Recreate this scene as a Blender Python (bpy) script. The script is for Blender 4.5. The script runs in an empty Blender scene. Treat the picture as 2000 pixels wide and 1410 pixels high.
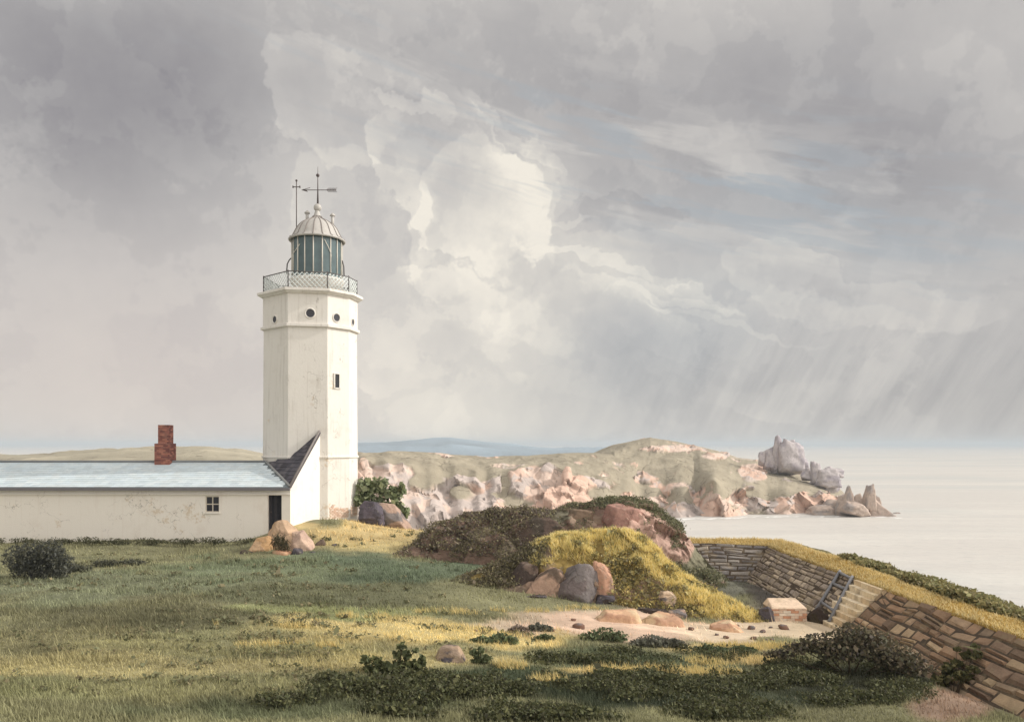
import bpy, math, random
import numpy as np
from mathutils import Vector
R = math.radians
random.seed(7)
RNG = np.random.default_rng(11)
S = bpy.context.scene
COL = S.collection

# ------------------------------------------------------------------ camera
CZ = 20.0                       # eye height over the sea
F = 1500.0                      # focal length in photograph pixels (2000 wide)
cam = bpy.data.cameras.new("Camera")
co = bpy.data.objects.new("Camera", cam); COL.objects.link(co)
co.location = (0, 0, CZ); co.rotation_euler = (R(90), 0, 0)
cam.sensor_width = 36; cam.lens = 27; cam.shift_y = 163 / 2000
cam.clip_start = 0.1; cam.clip_end = 60000
S.camera = co
S.view_settings.view_transform = 'Standard'; S.view_settings.look = 'None'
S.view_settings.exposure = 0.0; S.view_settings.gamma = 1.0
S.render.engine = 'CYCLES'
S.cycles.use_denoising = True
S.cycles.max_bounces = 6; S.cycles.diffuse_bounces = 3; S.cycles.glossy_bounces = 3
S.cycles.volume_bounces = 0

# ------------------------------------------------------------------ colours
def L1(c):
    c = c / 255.0
    return c / 12.92 if c <= 0.04045 else ((c + 0.055) / 1.055) ** 2.4
def C(r, g, b, k=1.0):
    return (L1(r) * k, L1(g) * k, L1(b) * k)

# ------------------------------------------------------------------ node expression helper
class E:
    def __init__(s, nt, k): s.nt = nt; s.k = k
    def _m(s, op, *a, clamp=False):
        n = s.nt.nodes.new('ShaderNodeMath'); n.operation = op; n.use_clamp = clamp
        for i, v in enumerate((s,) + a):
            if isinstance(v, E): s.nt.links.new(v.k, n.inputs[i])
            else: n.inputs[i].default_value = float(v)
        return E(s.nt, n.outputs[0])
    def __add__(s, o): return s._m('ADD', o)
    __radd__ = __add__
    def __mul__(s, o): return s._m('MULTIPLY', o)
    __rmul__ = __mul__
    def __sub__(s, o): return s._m('SUBTRACT', o)
    def __rsub__(s, o): return (s * -1.0) + o
    def __truediv__(s, o): return s._m('DIVIDE', o)
    def exp(s): return s._m('EXPONENT')
    def clamp(s): return s._m('ADD', 0.0, clamp=True)
    def max(s, o): return s._m('MAXIMUM', o)
    def min(s, o): return s._m('MINIMUM', o)
    def abs(s): return s._m('ABSOLUTE')
    def smooth(s, lo, hi):
        n = s.nt.nodes.new('ShaderNodeMapRange'); n.interpolation_type = 'SMOOTHSTEP'
        s.nt.links.new(s.k, n.inputs[0])
        n.inputs[1].default_value = lo; n.inputs[2].default_value = hi
        return E(s.nt, n.outputs[0])
def mixc(nt, f, a, b, mode='MIX'):
    n = nt.nodes.new('ShaderNodeMix'); n.data_type = 'RGBA'; n.blend_type = mode
    n.clamp_factor = True
    for idx, v in ((0, f), (6, a), (7, b)):
        if isinstance(v, E): nt.links.new(v.k, n.inputs[idx])
        elif hasattr(v, 'is_output'): nt.links.new(v, n.inputs[idx])
        elif idx == 0: n.inputs[0].default_value = v
        else: n.inputs[idx].default_value = (v[0], v[1], v[2], 1)
    return n.outputs[2]
def noise(nt, vec, scale, detail=4, rough=0.55, dist=0.0, sc3=None, rot=None, loc=None):
    if sc3 is not None or rot is not None or loc is not None:
        # rotate first, then stretch, so the streaks run along the rotated axis
        if rot is not None:
            m0 = nt.nodes.new('ShaderNodeMapping'); nt.links.new(vec, m0.inputs[0])
            m0.inputs['Rotation'].default_value = rot; vec = m0.outputs[0]
        m = nt.nodes.new('ShaderNodeMapping'); nt.links.new(vec, m.inputs[0])
        if sc3 is not None: m.inputs['Scale'].default_value = sc3
        if loc is not None: m.inputs['Location'].default_value = loc
        vec = m.outputs[0]
    n = nt.nodes.new('ShaderNodeTexNoise'); nt.links.new(vec, n.inputs['Vector'])
    n.inputs['Scale'].default_value = scale; n.inputs['Detail'].default_value = detail
    n.inputs['Roughness'].default_value = rough; n.inputs['Distortion'].default_value = dist
    return E(nt, n.outputs[0])
def ramp(nt, f, stops):
    n = nt.nodes.new('ShaderNodeValToRGB'); nt.links.new(f.k, n.inputs[0])
    el = n.color_ramp.elements
    while len(el) < len(stops): el.new(0.5)
    for e, (p, c) in zip(el, stops): e.position = p; e.color = (c[0], c[1], c[2], 1)
    return n.outputs[0]

# ------------------------------------------------------------------ sun and sky
SUN_EL, SUN_AZ = R(29), R(86)                # azimuth clockwise from the view direction (+Y)
sv = Vector((math.sin(SUN_AZ) * math.cos(SUN_EL), math.cos(SUN_AZ) * math.cos(SUN_EL), math.sin(SUN_EL)))
sl = bpy.data.lights.new("Sun", 'SUN'); sl.energy = 3.0; sl.angle = R(0.5); sl.color = (1, 0.945, 0.87)
so = bpy.data.objects.new("Sun", sl); COL.objects.link(so)
so.rotation_euler = sv.to_track_quat('Z', 'Y').to_euler()

W = bpy.data.worlds.new("World"); S.world = W; W.use_nodes = True
def build_sky():
    nt = W.node_tree; nt.nodes.clear()
    out = nt.nodes.new('ShaderNodeOutputWorld'); bg = nt.nodes.new('ShaderNodeBackground')
    nt.links.new(bg.outputs[0], out.inputs[0]); bg.inputs[1].default_value = 0.1
    sky = nt.nodes.new('ShaderNodeTexSky'); sky.sky_type = 'NISHITA'; sky.sun_disc = False
    sky.sun_elevation = SUN_EL; sky.sun_rotation = SUN_AZ
    tc = nt.nodes.new('ShaderNodeTexCoord'); d = tc.outputs['Generated']
    sep = nt.nodes.new('ShaderNodeSeparateXYZ'); nt.links.new(d, sep.inputs[0])
    x, y, z = (E(nt, sep.outputs[i]) for i in range(3))
    a = x._m('ARCTAN2', y); e = z._m('ARCSINE')
    # warped angles give the cloud outlines their ragged edges
    n1 = noise(nt, d, 3.2, 6, 0.6, loc=(3.1, 0.2, 1.7)); n2 = noise(nt, d, 3.2, 6, 0.6, loc=(9.4, 4.2, 7.7))
    m1 = noise(nt, d, 13, 5, 0.65, loc=(1.1, 5.2, 2.7)); m2 = noise(nt, d, 13, 5, 0.65, loc=(6.4, 2.2, 0.7))
    aw = a + (n1 - 0.5) * 0.26 + (m1 - 0.5) * 0.06
    ew = e + (n2 - 0.5) * 0.20 + (m2 - 0.5) * 0.05
    def ae(px, py):
        t = math.atan((px - 1000) / F)
        return t, math.atan((868 - py) / F * math.cos(t))
    def g(px, py, sx, sy, rot=0.0, soft=False):
        a0, e0 = ae(px, py)
        A, Eo = (a, e) if soft else (aw, ew)
        da, de = A - a0, Eo - e0
        c, s_ = math.cos(R(rot)), math.sin(R(rot))
        u = (da * c + de * s_) * (F / sx); v = (de * c - da * s_) * (F / sy)
        return ((u * u + v * v) * -1.0).exp()
    def edge(px, py, sx, sy, rot, thr=0.45, w=0.05):     # a cloud bank with a crisp bright rim
        return g(px, py, sx, sy, rot).smooth(thr - w, thr + w)
    big = noise(nt, d, 2.6, 5, 0.55, loc=(2, 2, 5))
    fine = noise(nt, d, 9, 6, 0.6, loc=(7, 1, 2))
    grain = noise(nt, d, 60, 3, 0.6)
    strk = noise(nt, d, 3.0, 6, 0.6, 0.3, sc3=(1.1, 1, 7.5), rot=(0, R(-15), 0))
    strk2 = noise(nt, d, 6.0, 5, 0.6, 0.2, sc3=(1.0, 1, 9), rot=(0, R(-15), 0), loc=(4, 0, 2))
    T = 0.56 + (big - 0.5) * 0.30 + (fine - 0.5) * 0.26 + (grain - 0.5) * 0.06
    # dark banks
    T = T - 0.40 * g(150, 170, 340, 200, 0, True) - 0.10 * g(420, 90, 420, 110)
    T = T - 0.22 * g(1300, 140, 640, 140, 0, True) - 0.24 * g(1800, 270, 280, 130, 0)
    T = T - 0.15 * g(1640, 700, 340, 190, 20, True) - 0.15 * g(1290, 690, 150, 90, 30) - 0.10 * g(1750, 800, 400, 90, 0, True)
    T = T - 0.10 * g(170, 420, 220, 190, 0, True)
    # bright banks
    T = T + 0.10 * g(960, 740, 330, 190, 0, True) + 0.06 * g(860, 520, 240, 150) + 0.12 * g(1000, 360, 100, 150, -35) - 0.05 * g(830, 470, 130, 90)
    T = T + (fine - 0.5) * 0.35 * g(930, 480, 320, 260, 0, True)
    T = T + 0.12 * g(670, 170, 170, 80, -10) + 0.12 * g(1300, 560, 300, 60, -12, True) + 0.10 * g(900, 820, 330, 60, 0, True)
    T = T + 0.14 * g(330, 850, 420, 110, 0, True) + 0.06 * g(400, 640, 300, 160, 0, True)
    # billows: each has a crisp sunlit outer rim that softens inwards
    gate = noise(nt, d, 4.5, 4, 0.55, loc=(8, 3, 6)).smooth(0.40, 0.60) * 0.95 + 0.10
    def billow(px, py, sx, sy, rot, amp, thr=0.45, body=0.03):
        q = g(px, py, sx, sy, rot)
        return (q.smooth(thr, thr + 0.035) * (1.0 - q.smooth(thr + 0.03, thr + 0.42))) * gate * amp + q.smooth(thr, thr + 0.05) * body
    for q in ((660, 200, 170, 110, -20, .12), (900, 350, 210, 120, -38, .20), (960, 470, 150, 190, 24, .15), (830, 590, 180, 110, 12, .15), (1140, 660, 250, 130, -14, .17), (700, 420, 190, 140, -20, .10),
              (1000, 790, 260, 110, -8, .14), (1330, 650, 190, 90, -16, .15), (1560, 700, 230, 150, 12, .10), (1650, 560, 240, 70, -14, .12)):
        T = T + billow(*q)
    T = T - 0.10 * edge(1240, 425, 160, 48, 0, 0.5, 0.03) - 0.07 * edge(1560, 640, 260, 140, 20, 0.5, 0.05) - 0.07 * edge(1000, 300, 70, 22, -25, .5, .04)
    T = T + 0.05 * (fine + (big - 0.5) * 0.8).smooth(0.50, 0.525) - 0.05 * (n1 + (m2 - 0.5) * 0.35).smooth(0.53, 0.555)
    T = T + 0.05 * (n2 + (m1 - 0.5) * 0.35).smooth(0.55, 0.57)
    for q in ((1190, 520, 190, 13, -18), (1340, 600, 130, 10, -12), (1010, 290, 120, 17, -36), (1065, 410, 30, 80, 10), (820, 200, 90, 12, -30), (1420, 640, 170, 9, -14), (1130, 440, 60, 8, 0)):
        T = T + 0.13 * edge(*q, 0.42, 0.10)
    # diagonal wind-torn streaks, upper middle down to the right edge
    band = g(1350, 335, 720, 120, -15, True)
    sb = strk.smooth(0.50, 0.62) * band
    T = T + 0.24 * sb - 0.10 * band
    rain = noise(nt, d, 8.0, 4, 0.6, 0.1, sc3=(6.5, 1, 0.75), rot=(0, R(-26), 0))
    T = T + 0.62 * (rain - 0.5) * (g(1640, 790, 420, 170, 0, True))
    T = T.clamp()
    c = ramp(nt, T, [(0.02, C(144, 141, 144)), (0.30, C(174, 171, 170)), (0.52, C(196, 192, 188)),
                     (0.74, C(214, 209, 201)), (0.98, C(240, 233, 220))])
    blue = (strk2.smooth(0.52, 0.64) * band * 0.55 + g(1330, 660, 240, 150, 20) * 0.35 + g(1700, 420, 360, 70, -12) * 0.25)
    c = mixc(nt, blue, c, C(166, 174, 180))
    pink = g(250, 760, 420, 220, 0, True) * 0.45
    c = mixc(nt, pink, c, C(208, 192, 186))
    # the sky overhead and behind the viewer is brighter, broken cloud (the storm lies ahead)
    back = ((0.70 - y) / 0.8).clamp()
    lift = 10.6 + back * (x * 0.62 + 0.42).clamp() * 22.0
    mul = nt.nodes.new('ShaderNodeVectorMath'); mul.operation = 'SCALE'
    nt.links.new(c, mul.inputs[0]); nt.links.new(lift.k, mul.inputs['Scale'])
    fin = mixc(nt, 0.96, sky.outputs[0], mul.outputs[0])
    nt.links.new(fin, bg.inputs[0])
build_sky()

# ------------------------------------------------------------------ noise for geometry
def _h(ix, iy, iz, seed):
    n = (ix * 374761393 + iy * 668265263 + iz * 2147483647 + seed * 974711) & 0x7fffffff
    n = ((n ^ (n >> 13)) * 1274126177) & 0x7fffffff
    n = ((n ^ (n >> 16)) * 668265263) & 0x7fffffff
    return (n & 0xffff) / 65535.0
def vn(x, y, z=0.0, seed=0):
    x, y, z = np.broadcast_arrays(np.asarray(x, float), np.asarray(y, float), np.asarray(z, float))
    ix, iy, iz = (np.floor(q).astype(np.int64) for q in (x, y, z))
    fx, fy, fz = x - ix, y - iy, z - iz
    fx, fy, fz = (q * q * (3 - 2 * q) for q in (fx, fy, fz))
    r = 0
    for dx in (0, 1):
        for dy in (0, 1):
            for dz in (0, 1):
                w = (fx if dx else 1 - fx) * (fy if dy else 1 - fy) * (fz if dz else 1 - fz)
                r = r + w * _h(ix + dx, iy + dy, iz + dz, seed)
    return r
def fbm(x, y, z=0.0, seed=0, oct=4, gain=0.5):
    t, a, n = 0, 1.0, 0
    for i in range(oct):
        t = t + a * vn(np.asarray(x) * 2 ** i, np.asarray(y) * 2 ** i, np.asarray(z) * 2 ** i, seed + i * 17); n += a; a *= gain
    return t / n            # 0..1

# ------------------------------------------------------------------ mesh helpers
def P(px, py, Y):           # a point of the place: picture column, picture row, distance
    return np.array(((px - 1000) / F * Y, Y, CZ + (868 - py) / F * Y))
def pix(x, y, z):
    return 1000 + F * np.asarray(x) / np.asarray(y), 868 - F * (np.asarray(z) - CZ) / np.asarray(y)

def link(name, me, mat=None, parent=None):
    o = bpy.data.objects.new(name, me); COL.objects.link(o)
    if mat: me.materials.append(mat)
    if parent: o.parent = parent; o.matrix_parent_inverse.identity(); o.location = -parent_loc(parent)
    return o
def parent_loc(p):
    v = Vector((0, 0, 0))
    while p: v = v + p.location; p = p.parent
    return v
def mesh_np(name, V, Fa, mat=None, parent=None, col=None, smooth=False):
    V = np.asarray(V, np.float32); Fa = np.asarray(Fa, np.int32)
    me = bpy.data.meshes.new(name); k = Fa.shape[1]
    me.vertices.add(len(V)); me.vertices.foreach_set('co', V.ravel())
    me.loops.add(Fa.size); me.loops.foreach_set('vertex_index', Fa.ravel())
    me.polygons.add(len(Fa)); me.polygons.foreach_set('loop_start', np.arange(0, Fa.size, k, dtype=np.int32))
    me.polygons.foreach_set('loop_total', np.full(len(Fa), k, np.int32))
    if smooth: me.polygons.foreach_set('use_smooth', np.ones(len(Fa), bool))
    me.update(calc_edges=True); me.validate()
    if col is not None:
        at = me.color_attributes.new('Col', 'FLOAT_COLOR', 'POINT')
        c = np.ones((len(V), 4), np.float32); c[:, :3] = col
        at.data.foreach_set('color', c.ravel())
    return link(name, me, mat, parent)

class MB:
    def __init__(s): s.V = []; s.F = []; s.c = []; s.smooth = []
    def add(s, V, Fs, col=None, smooth=False):
        n = len(s.V)
        s.V += [tuple(map(float, v)) for v in V]; s.F += [tuple(i + n for i in f) for f in Fs]
        s.c += [col or (1, 1, 1)] * len(V); s.smooth += [smooth] * len(Fs); return s
    def hexa(s, b, t, col=None):            # four bottom points, four top points (counter-clockwise from above)
        return s.add(list(b) + list(t), [(3, 2, 1, 0), (4, 5, 6, 7), (0, 1, 5, 4), (1, 2, 6, 5), (2, 3, 7, 6), (3, 0, 4, 7)], col)
    def box(s, x0, x1, y0, y1, z0, z1, col=None):
        return s.hexa([(x0, y0, z0), (x1, y0, z0), (x1, y1, z0), (x0, y1, z0)], [(x0, y0, z1), (x1, y0, z1), (x1, y1, z1), (x0, y1, z1)], col)
    def prism(s, poly, z0, z1, poly2=None, col=None):
        n = len(poly); p2 = poly2 or poly
        V = [(x, y, z0) for x, y in poly] + [(x, y, z1) for x, y in p2]
        return s.add(V, [tuple(range(n - 1, -1, -1)), tuple(range(n, 2 * n))] + [(i, (i + 1) % n, n + (i + 1) % n, n + i) for i in range(n)], col)
    def tube(s, pts, r, n=8, col=None, r1=None):
        pts = [Vector(p) for p in pts]; V = []; Fs = []
        m = len(pts)
        for i, p in enumerate(pts):
            t = (pts[min(i + 1, m - 1)] - pts[max(i - 1, 0)]).normalized()
            u = t.cross(Vector((0, 0, 1)));
            if u.length < 1e-3: u = Vector((1, 0, 0))
            u.normalize(); w = t.cross(u)
            rr = r if r1 is None else r + (r1 - r) * i / (m - 1)
            for k in range(n):
                a = 2 * math.pi * k / n
                V.append(p + (u * math.cos(a) + w * math.sin(a)) * rr)
        for i in range(m - 1):
            for k in range(n):
                Fs.append((i * n + k, i * n + (k + 1) % n, (i + 1) * n + (k + 1) % n, (i + 1) * n + k))
        Fs += [tuple(range(n - 1, -1, -1)), tuple((m - 1) * n + k for k in range(n))]
        return s.add(V, Fs, col, True)
    def lathe(s, cx, cy, prof, n=24, col=None, smooth=True):
        V = [(cx + r * math.cos(2 * math.pi * k / n), cy + r * math.sin(2 * math.pi * k / n), z) for r, z in prof for k in range(n)]
        m = len(prof)
        Fs = [(i * n + k, i * n + (k + 1) % n, (i + 1) * n + (k + 1) % n, (i + 1) * n + k) for i in range(m - 1) for k in range(n)]
        Fs += [tuple(range(n - 1, -1, -1)), tuple((m - 1) * n + k for k in range(n))]
        return s.add(V, Fs, col, smooth)
    def build(s, name, mat, parent=None, bevel=0):
        me = bpy.data.meshes.new(name); me.from_pydata(s.V, [], s.F); me.update()
        me.polygons.foreach_set('use_smooth', s.smooth)
        at = me.color_attributes.new('Col', 'FLOAT_COLOR', 'POINT')
        at.data.foreach_set('color', [q for c in s.c for q in (c[0], c[1], c[2], 1)])
        o = link(name, me, mat, parent)
        if bevel:
            b = o.modifiers.new('bevel', 'BEVEL'); b.width = bevel; b.segments = 2; b.limit_method = 'ANGLE'
        return o
def thing(name, label, cat, loc, group=None):
    o = bpy.data.objects.new(name, None); COL.objects.link(o); o.location = tuple(map(float, loc))
    o.empty_display_size = 0.3
    return tag(o, label, cat, group)
def tag(o, label, cat, group=None):
    o['label'] = label; o['category'] = cat
    if group: o['group'] = group
    return o
def structure(o): o['kind'] = 'structure'; return o
def stuff(o): o['kind'] = 'stuff'; return o

# ------------------------------------------------------------------ materials
def mat_new(name, rough=0.9, spec=0.2):
    m = bpy.data.materials.new(name); m.use_nodes = True
    b = m.node_tree.nodes['Principled BSDF']
    b.inputs['Roughness'].default_value = rough; b.inputs['Specular IOR Level'].default_value = spec
    return m, m.node_tree, b
def bump(nt, b, h, strength=0.4, dist=0.02):
    n = nt.nodes.new('ShaderNodeBump'); n.inputs['Strength'].default_value = strength; n.inputs['Distance'].default_value = dist
    nt.links.new(h.k, n.inputs['Height']); nt.links.new(n.outputs[0], b.inputs['Normal'])
def objc(nt): return nt.nodes.new('ShaderNodeTexCoord').outputs['Object']
def geo_pos(nt): return nt.nodes.new('ShaderNodeNewGeometry').outputs['Position']
def attr_mat(name, rough=0.92, spec=0.15, sc=3.0, var=0.35, tint=None, bs=0.5, bd=0.03, bsc=None, trans=0.0, streak=None):
    """colour comes from the object's own pigment attribute, varied by two noises"""
    m, nt, b = mat_new(name, rough, spec)
    at = nt.nodes.new('ShaderNodeAttribute'); at.attribute_name = 'Col'
    p = geo_pos(nt)
    n1 = noise(nt, p, sc, 6, 0.62); n2 = noise(nt, p, sc * 6.3, 4, 0.6)
    f = (n1 - 0.5) * (2.2 * var) + (n2 - 0.5) * (1.2 * var) + 1.0
    if streak:
        n3 = noise(nt, p, streak[0], 5, 0.6, sc3=streak[1]); f = f + (n3 - 0.5) * streak[2]
    v = nt.nodes.new('ShaderNodeVectorMath'); v.operation = 'SCALE'
    nt.links.new(at.outputs['Color'], v.inputs[0]); nt.links.new(f.max(0.15).k, v.inputs['Scale'])
    c = v.outputs[0]
    if tint:
        n4 = noise(nt, p, sc * 0.7, 5, 0.6, loc=(4, 8, 1))
        c = mixc(nt, n4.smooth(0.5, 0.68) * tint[1], c, tint[0])
    nt.links.new(c, b.inputs['Base Color'])
    if bs: bump(nt, b, noise(nt, p, bsc or sc * 3, 7, 0.65), bs, bd)
    if trans:
        tr = nt.nodes.new('ShaderNodeBsdfTranslucent'); nt.links.new(c, tr.inputs[0])
        mx = nt.nodes.new('ShaderNodeMixShader'); mx.inputs[0].default_value = trans
        nt.links.new(b.outputs[0], mx.inputs[1]); nt.links.new(tr.outputs[0], mx.inputs[2])
        nt.links.new(mx.outputs[0], nt.nodes['Material Output'].inputs[0])
    return m
M = {}
M['ground'] = attr_mat('turf_soil', sc=1.6, var=0.30, bs=0.7, bd=0.05, bsc=7)
M['blade'] = attr_mat('grass_blades', rough=0.7, sc=0.7, var=0.22, bs=0, trans=0.35)
M['leaf'] = attr_mat('leaves', rough=0.65, spec=0.25, sc=1.2, var=0.25, bs=0, trans=0.25)
M['rock'] = attr_mat('rock', rough=0.9, sc=1.4, var=0.38, bs=0.8, bd=0.06, bsc=5)
def add_cracks(m, sc, dark=.45, lichen=True):
    nt = m.node_tree; b = nt.nodes['Principled BSDF']; p = geo_pos(nt); lk = b.inputs['Base Color'].links[0].from_socket
    nz = nt.nodes.new('ShaderNodeTexNoise'); nz.inputs['Scale'].default_value = sc * 1.5; nz.inputs['Detail'].default_value = 5; nt.links.new(p, nz.inputs['Vector'])
    wv = nt.nodes.new('ShaderNodeVectorMath'); wv.operation = 'MULTIPLY_ADD'; nt.links.new(nz.outputs['Color'], wv.inputs[0]); wv.inputs[1].default_value = (.5 / sc,) * 3; nt.links.new(p, wv.inputs[2])
    vo = nt.nodes.new('ShaderNodeTexVoronoi'); vo.feature = 'DISTANCE_TO_EDGE'; vo.inputs['Scale'].default_value = sc; nt.links.new(wv.outputs[0], vo.inputs['Vector'])
    cr = (1.0 - E(nt, vo.outputs['Distance']).smooth(0.0, 0.05)) * noise(nt, p, sc * .8, 3).smooth(.48, .6)
    c = mixc(nt, cr * dark, lk, C(84, 74, 68, .5))
    if lichen: c = mixc(nt, noise(nt, p, sc * 3.4, 6, .7).smooth(.60, .66) * .45, c, C(188, 180, 158, .7))
    nt.links.new(c, b.inputs['Base Color'])
add_cracks(M['rock'], 1.6)
M['stone'] = attr_mat('dressed_stone', rough=0.92, sc=3.0, var=0.40, bs=0.9, bd=0.035, bsc=9, tint=(C(150, 134, 108), 0.5))
M['cliff'] = attr_mat('cliff', rough=0.95, sc=0.16, var=0.16, bs=0.6, bd=0.5, bsc=0.9, streak=(0.25, (1, 1, 4.5), 0.14))
add_cracks(M['cliff'], .22, .5, False)
M['metal'] = attr_mat('painted_iron', rough=0.5, spec=0.4, sc=9, var=0.2, bs=0.1, bd=0.003)
M['wood'] = attr_mat('weathered_wood', rough=0.85, sc=6, var=0.25, bs=0.4, bd=0.006)
M['slate'] = attr_mat('slate', rough=0.7, spec=0.3, sc=4, var=0.16, bs=0.3, bd=0.006)
M['brick'] = attr_mat('brick', rough=0.9, sc=5, var=0.35, bs=0.6, bd=0.012, bsc=18)
def whitewash(name, base, stain, amt=0.6, streak=0.5):
    m, nt, b = mat_new(name, 0.88, 0.2); p = geo_pos(nt)
    n1 = noise(nt, p, 0.9, 6, 0.65); n2 = noise(nt, p, 2.2, 5, 0.6, sc3=(3.2, 3.2, 0.22))
    n3 = noise(nt, p, 7, 5, 0.7); n4 = noise(nt, p, 0.5, 6, 0.7, loc=(5, 3, 8))
    f = (n2.smooth(0.50, 0.72) * streak + n1.smooth(0.52, 0.70) * amt + (n3 - 0.5) * 0.25).clamp()
    c = mixc(nt, f, base, stain)
    c = mixc(nt, n4.smooth(0.60, 0.64) * n3.smooth(0.45, 0.6) * 0.55, c, C(222, 196, 160, .8))   # bare, yellowed patches
    vo = nt.nodes.new('ShaderNodeTexVoronoi'); vo.feature = 'DISTANCE_TO_EDGE'; vo.inputs['Scale'].default_value = 0.7
    wv = nt.nodes.new('ShaderNodeVectorMath'); wv.operation = 'ADD'
    nz = nt.nodes.new('ShaderNodeTexNoise'); nz.inputs['Scale'].default_value = 2.5; nt.links.new(p, nz.inputs['Vector'])
    nt.links.new(p, wv.inputs[0]); nt.links.new(nz.outputs['Color'], wv.inputs[1]); nt.links.new(wv.outputs[0], vo.inputs['Vector'])
    crack = (1.0 - E(nt, vo.outputs['Distance']).smooth(0.0, 0.012)) * n4.smooth(0.50, 0.60)
    c = mixc(nt, crack * 0.55, c, C(120, 108, 96))
    nt.links.new(c, b.inputs['Base Color'])
    bump(nt, b, n3 + n1 * 0.5 - crack * 0.5, 0.35, 0.02)
    return m
M['white'] = whitewash('tower_whitewash', C(241, 236, 228, .86), C(205, 197, 186, .86), 0.34, 0.45)
M['cottage'] = whitewash('cottage_whitewash', C(243, 236, 226, .96), C(224, 212, 198, .96), 0.35, 0.25)
def plain(name, col, rough=0.8, spec=0.3, var=0.15, sc=5, metal=0):
    m, nt, b = mat_new(name, rough, spec); p = geo_pos(nt)
    n1 = noise(nt, p, sc, 5, 0.6)
    nt.links.new(mixc(nt, n1, tuple(q * (1 - var) for q in col), tuple(q * (1 + var) for q in col)), b.inputs['Base Color'])
    b.inputs['Metallic'].default_value = metal
    bump(nt, b, noise(nt, p, sc * 4, 4), 0.15, 0.005)
    return m
M['dark'] = plain('dark_opening', (0.02, 0.02, 0.024), 0.6)
M['glass'] = plain('lantern_glass', (0.075, 0.115, 0.122), 0.15, 0.6, 0.55, 2.2)
M['pane'] = plain('window_glass', (0.03, 0.03, 0.038), 0.15, 0.5, 0.4, 3)
M['lead'] = plain('dome_lead', C(200, 196, 190, .8), 0.55, 0.4, 0.22, 3)
M['iron'] = plain('black_iron', C(84, 74, 72), 0.6, 0.4, 0.25, 8)
M['gutter'] = plain('lead_gutter', C(120, 116, 118), 0.6, 0.3, 0.2, 6)

def voro(x, y, z, seed):
    """nearest jittered cell: a random number, a random tilt, the offset from the cell centre, distance to the border"""
    p = np.stack(np.broadcast_arrays(x, y, z), -1).astype(float); i0 = np.floor(p).astype(np.int64)
    best = np.full(p.shape[:-1], 9.0); sec = best.copy(); off = np.zeros(p.shape); cid = np.zeros(p.shape, np.int64)
    for dx in (-1, 0, 1):
        for dy in (-1, 0, 1):
            for dz in (-1, 0, 1):
                c = i0 + np.array((dx, dy, dz)); j = np.stack([_h(c[..., 0], c[..., 1], c[..., 2], seed + k) for k in (1, 2, 3)], -1)
                o = p - (c + j); d = (o * o).sum(-1) ** .5; m = d < best
                sec = np.where(m, best, np.minimum(sec, d)); best = np.where(m, d, best); off = np.where(m[..., None], o, off); cid = np.where(m[..., None], c, cid)
    r = _h(cid[..., 0], cid[..., 1], cid[..., 2], seed + 9); t = np.stack([_h(cid[..., 0], cid[..., 1], cid[..., 2], seed + 20 + k) for k in range(3)], -1) - .5
    return r, t, off, sec - best

# ================================================================== LARGE STRUCTURE
# ------------------------------------------------------------------ lie of the land
_cp = [(0,1410,12),(500,1410,12.2),(1000,1410,12.8),(1500,1410,14),(2000,1410,15.5),
       (0,1200,19.7),(400,1200,19.7),(700,1200,20.4),(0,1120,26),(400,1120,26),(0,1062,33),(300,1057,33.2),(470,1060,33.2),
       (568,1030,33.3),(622,1014,34.8),(700,1020,36.5),(760,1032,36.5),(850,1042,37),(620,1066,31.5),(700,1056,32.5),(780,1078,31),
       (620,1100,28.3),(800,1100,28.3),(950,1125,27.5),(1000,1180,24.5),(1200,1190,25),(1300,1205,25.3),(1480,1216,25.5),(1600,1216,25.5),(1640,1240,23.8),
       (1000,1260,18.5),(1000,1320,15.5),(1300,1260,20),(1300,1330,16.5),(1600,1280,20.5),(1600,1340,17.5),(1900,1370,17)]
_pts = [tuple(P(*q)) for q in _cp]
_pts += [(x, y, CZ + z) for x, y, z in [(10.3,33,-5.9),(8,33,-5.9),(8,29,-5.95),(10.3,29,-5.95),(5,29,-5.4),(0,29,-4.9),(-3,31,-4.7),(3,34,-5),
    (-5,40,-6),(0,40,-7),(6,40,-7.5),(12,36,-8),(10,42,-9),(-5,50,-13),(4,50,-15),(13,30,-7.2),(13,20,-6.8),(16,28,-9.5),(17,16,-9),
    (-14,42,-4.4),(-25,42,-4.4),(-12,52,-6),(-25,60,-5),(-40,12,-4.3),(-40,40,-4.3),(-40,62,-5),(-26,80,-8),(0,60,-20),(20,60,-24),(24,42,-19),(28,22,-16),(26,8,-11),
    (-25,3,-4.3),(-5,4,-4.4),(8,5,-4.9),(16,8,-6.2),(-25,33,-4.3)]]
_pts = np.array(_pts)
def _phi(r2): return 0.5 * r2 * np.log(np.maximum(r2, 1e-9))
_n = len(_pts); _A = np.zeros((_n + 3, _n + 3))
_d2 = ((_pts[:, None, :2] - _pts[None, :, :2]) ** 2).sum(-1)
_A[:_n, :_n] = _phi(_d2) + np.eye(_n) * 1.5
_A[:_n, _n] = 1; _A[:_n, _n + 1:] = _pts[:, :2]; _A[_n:, :_n] = _A[:_n, _n:].T
_w = np.linalg.solve(_A, np.concatenate([_pts[:, 2], np.zeros(3)]))
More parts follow.
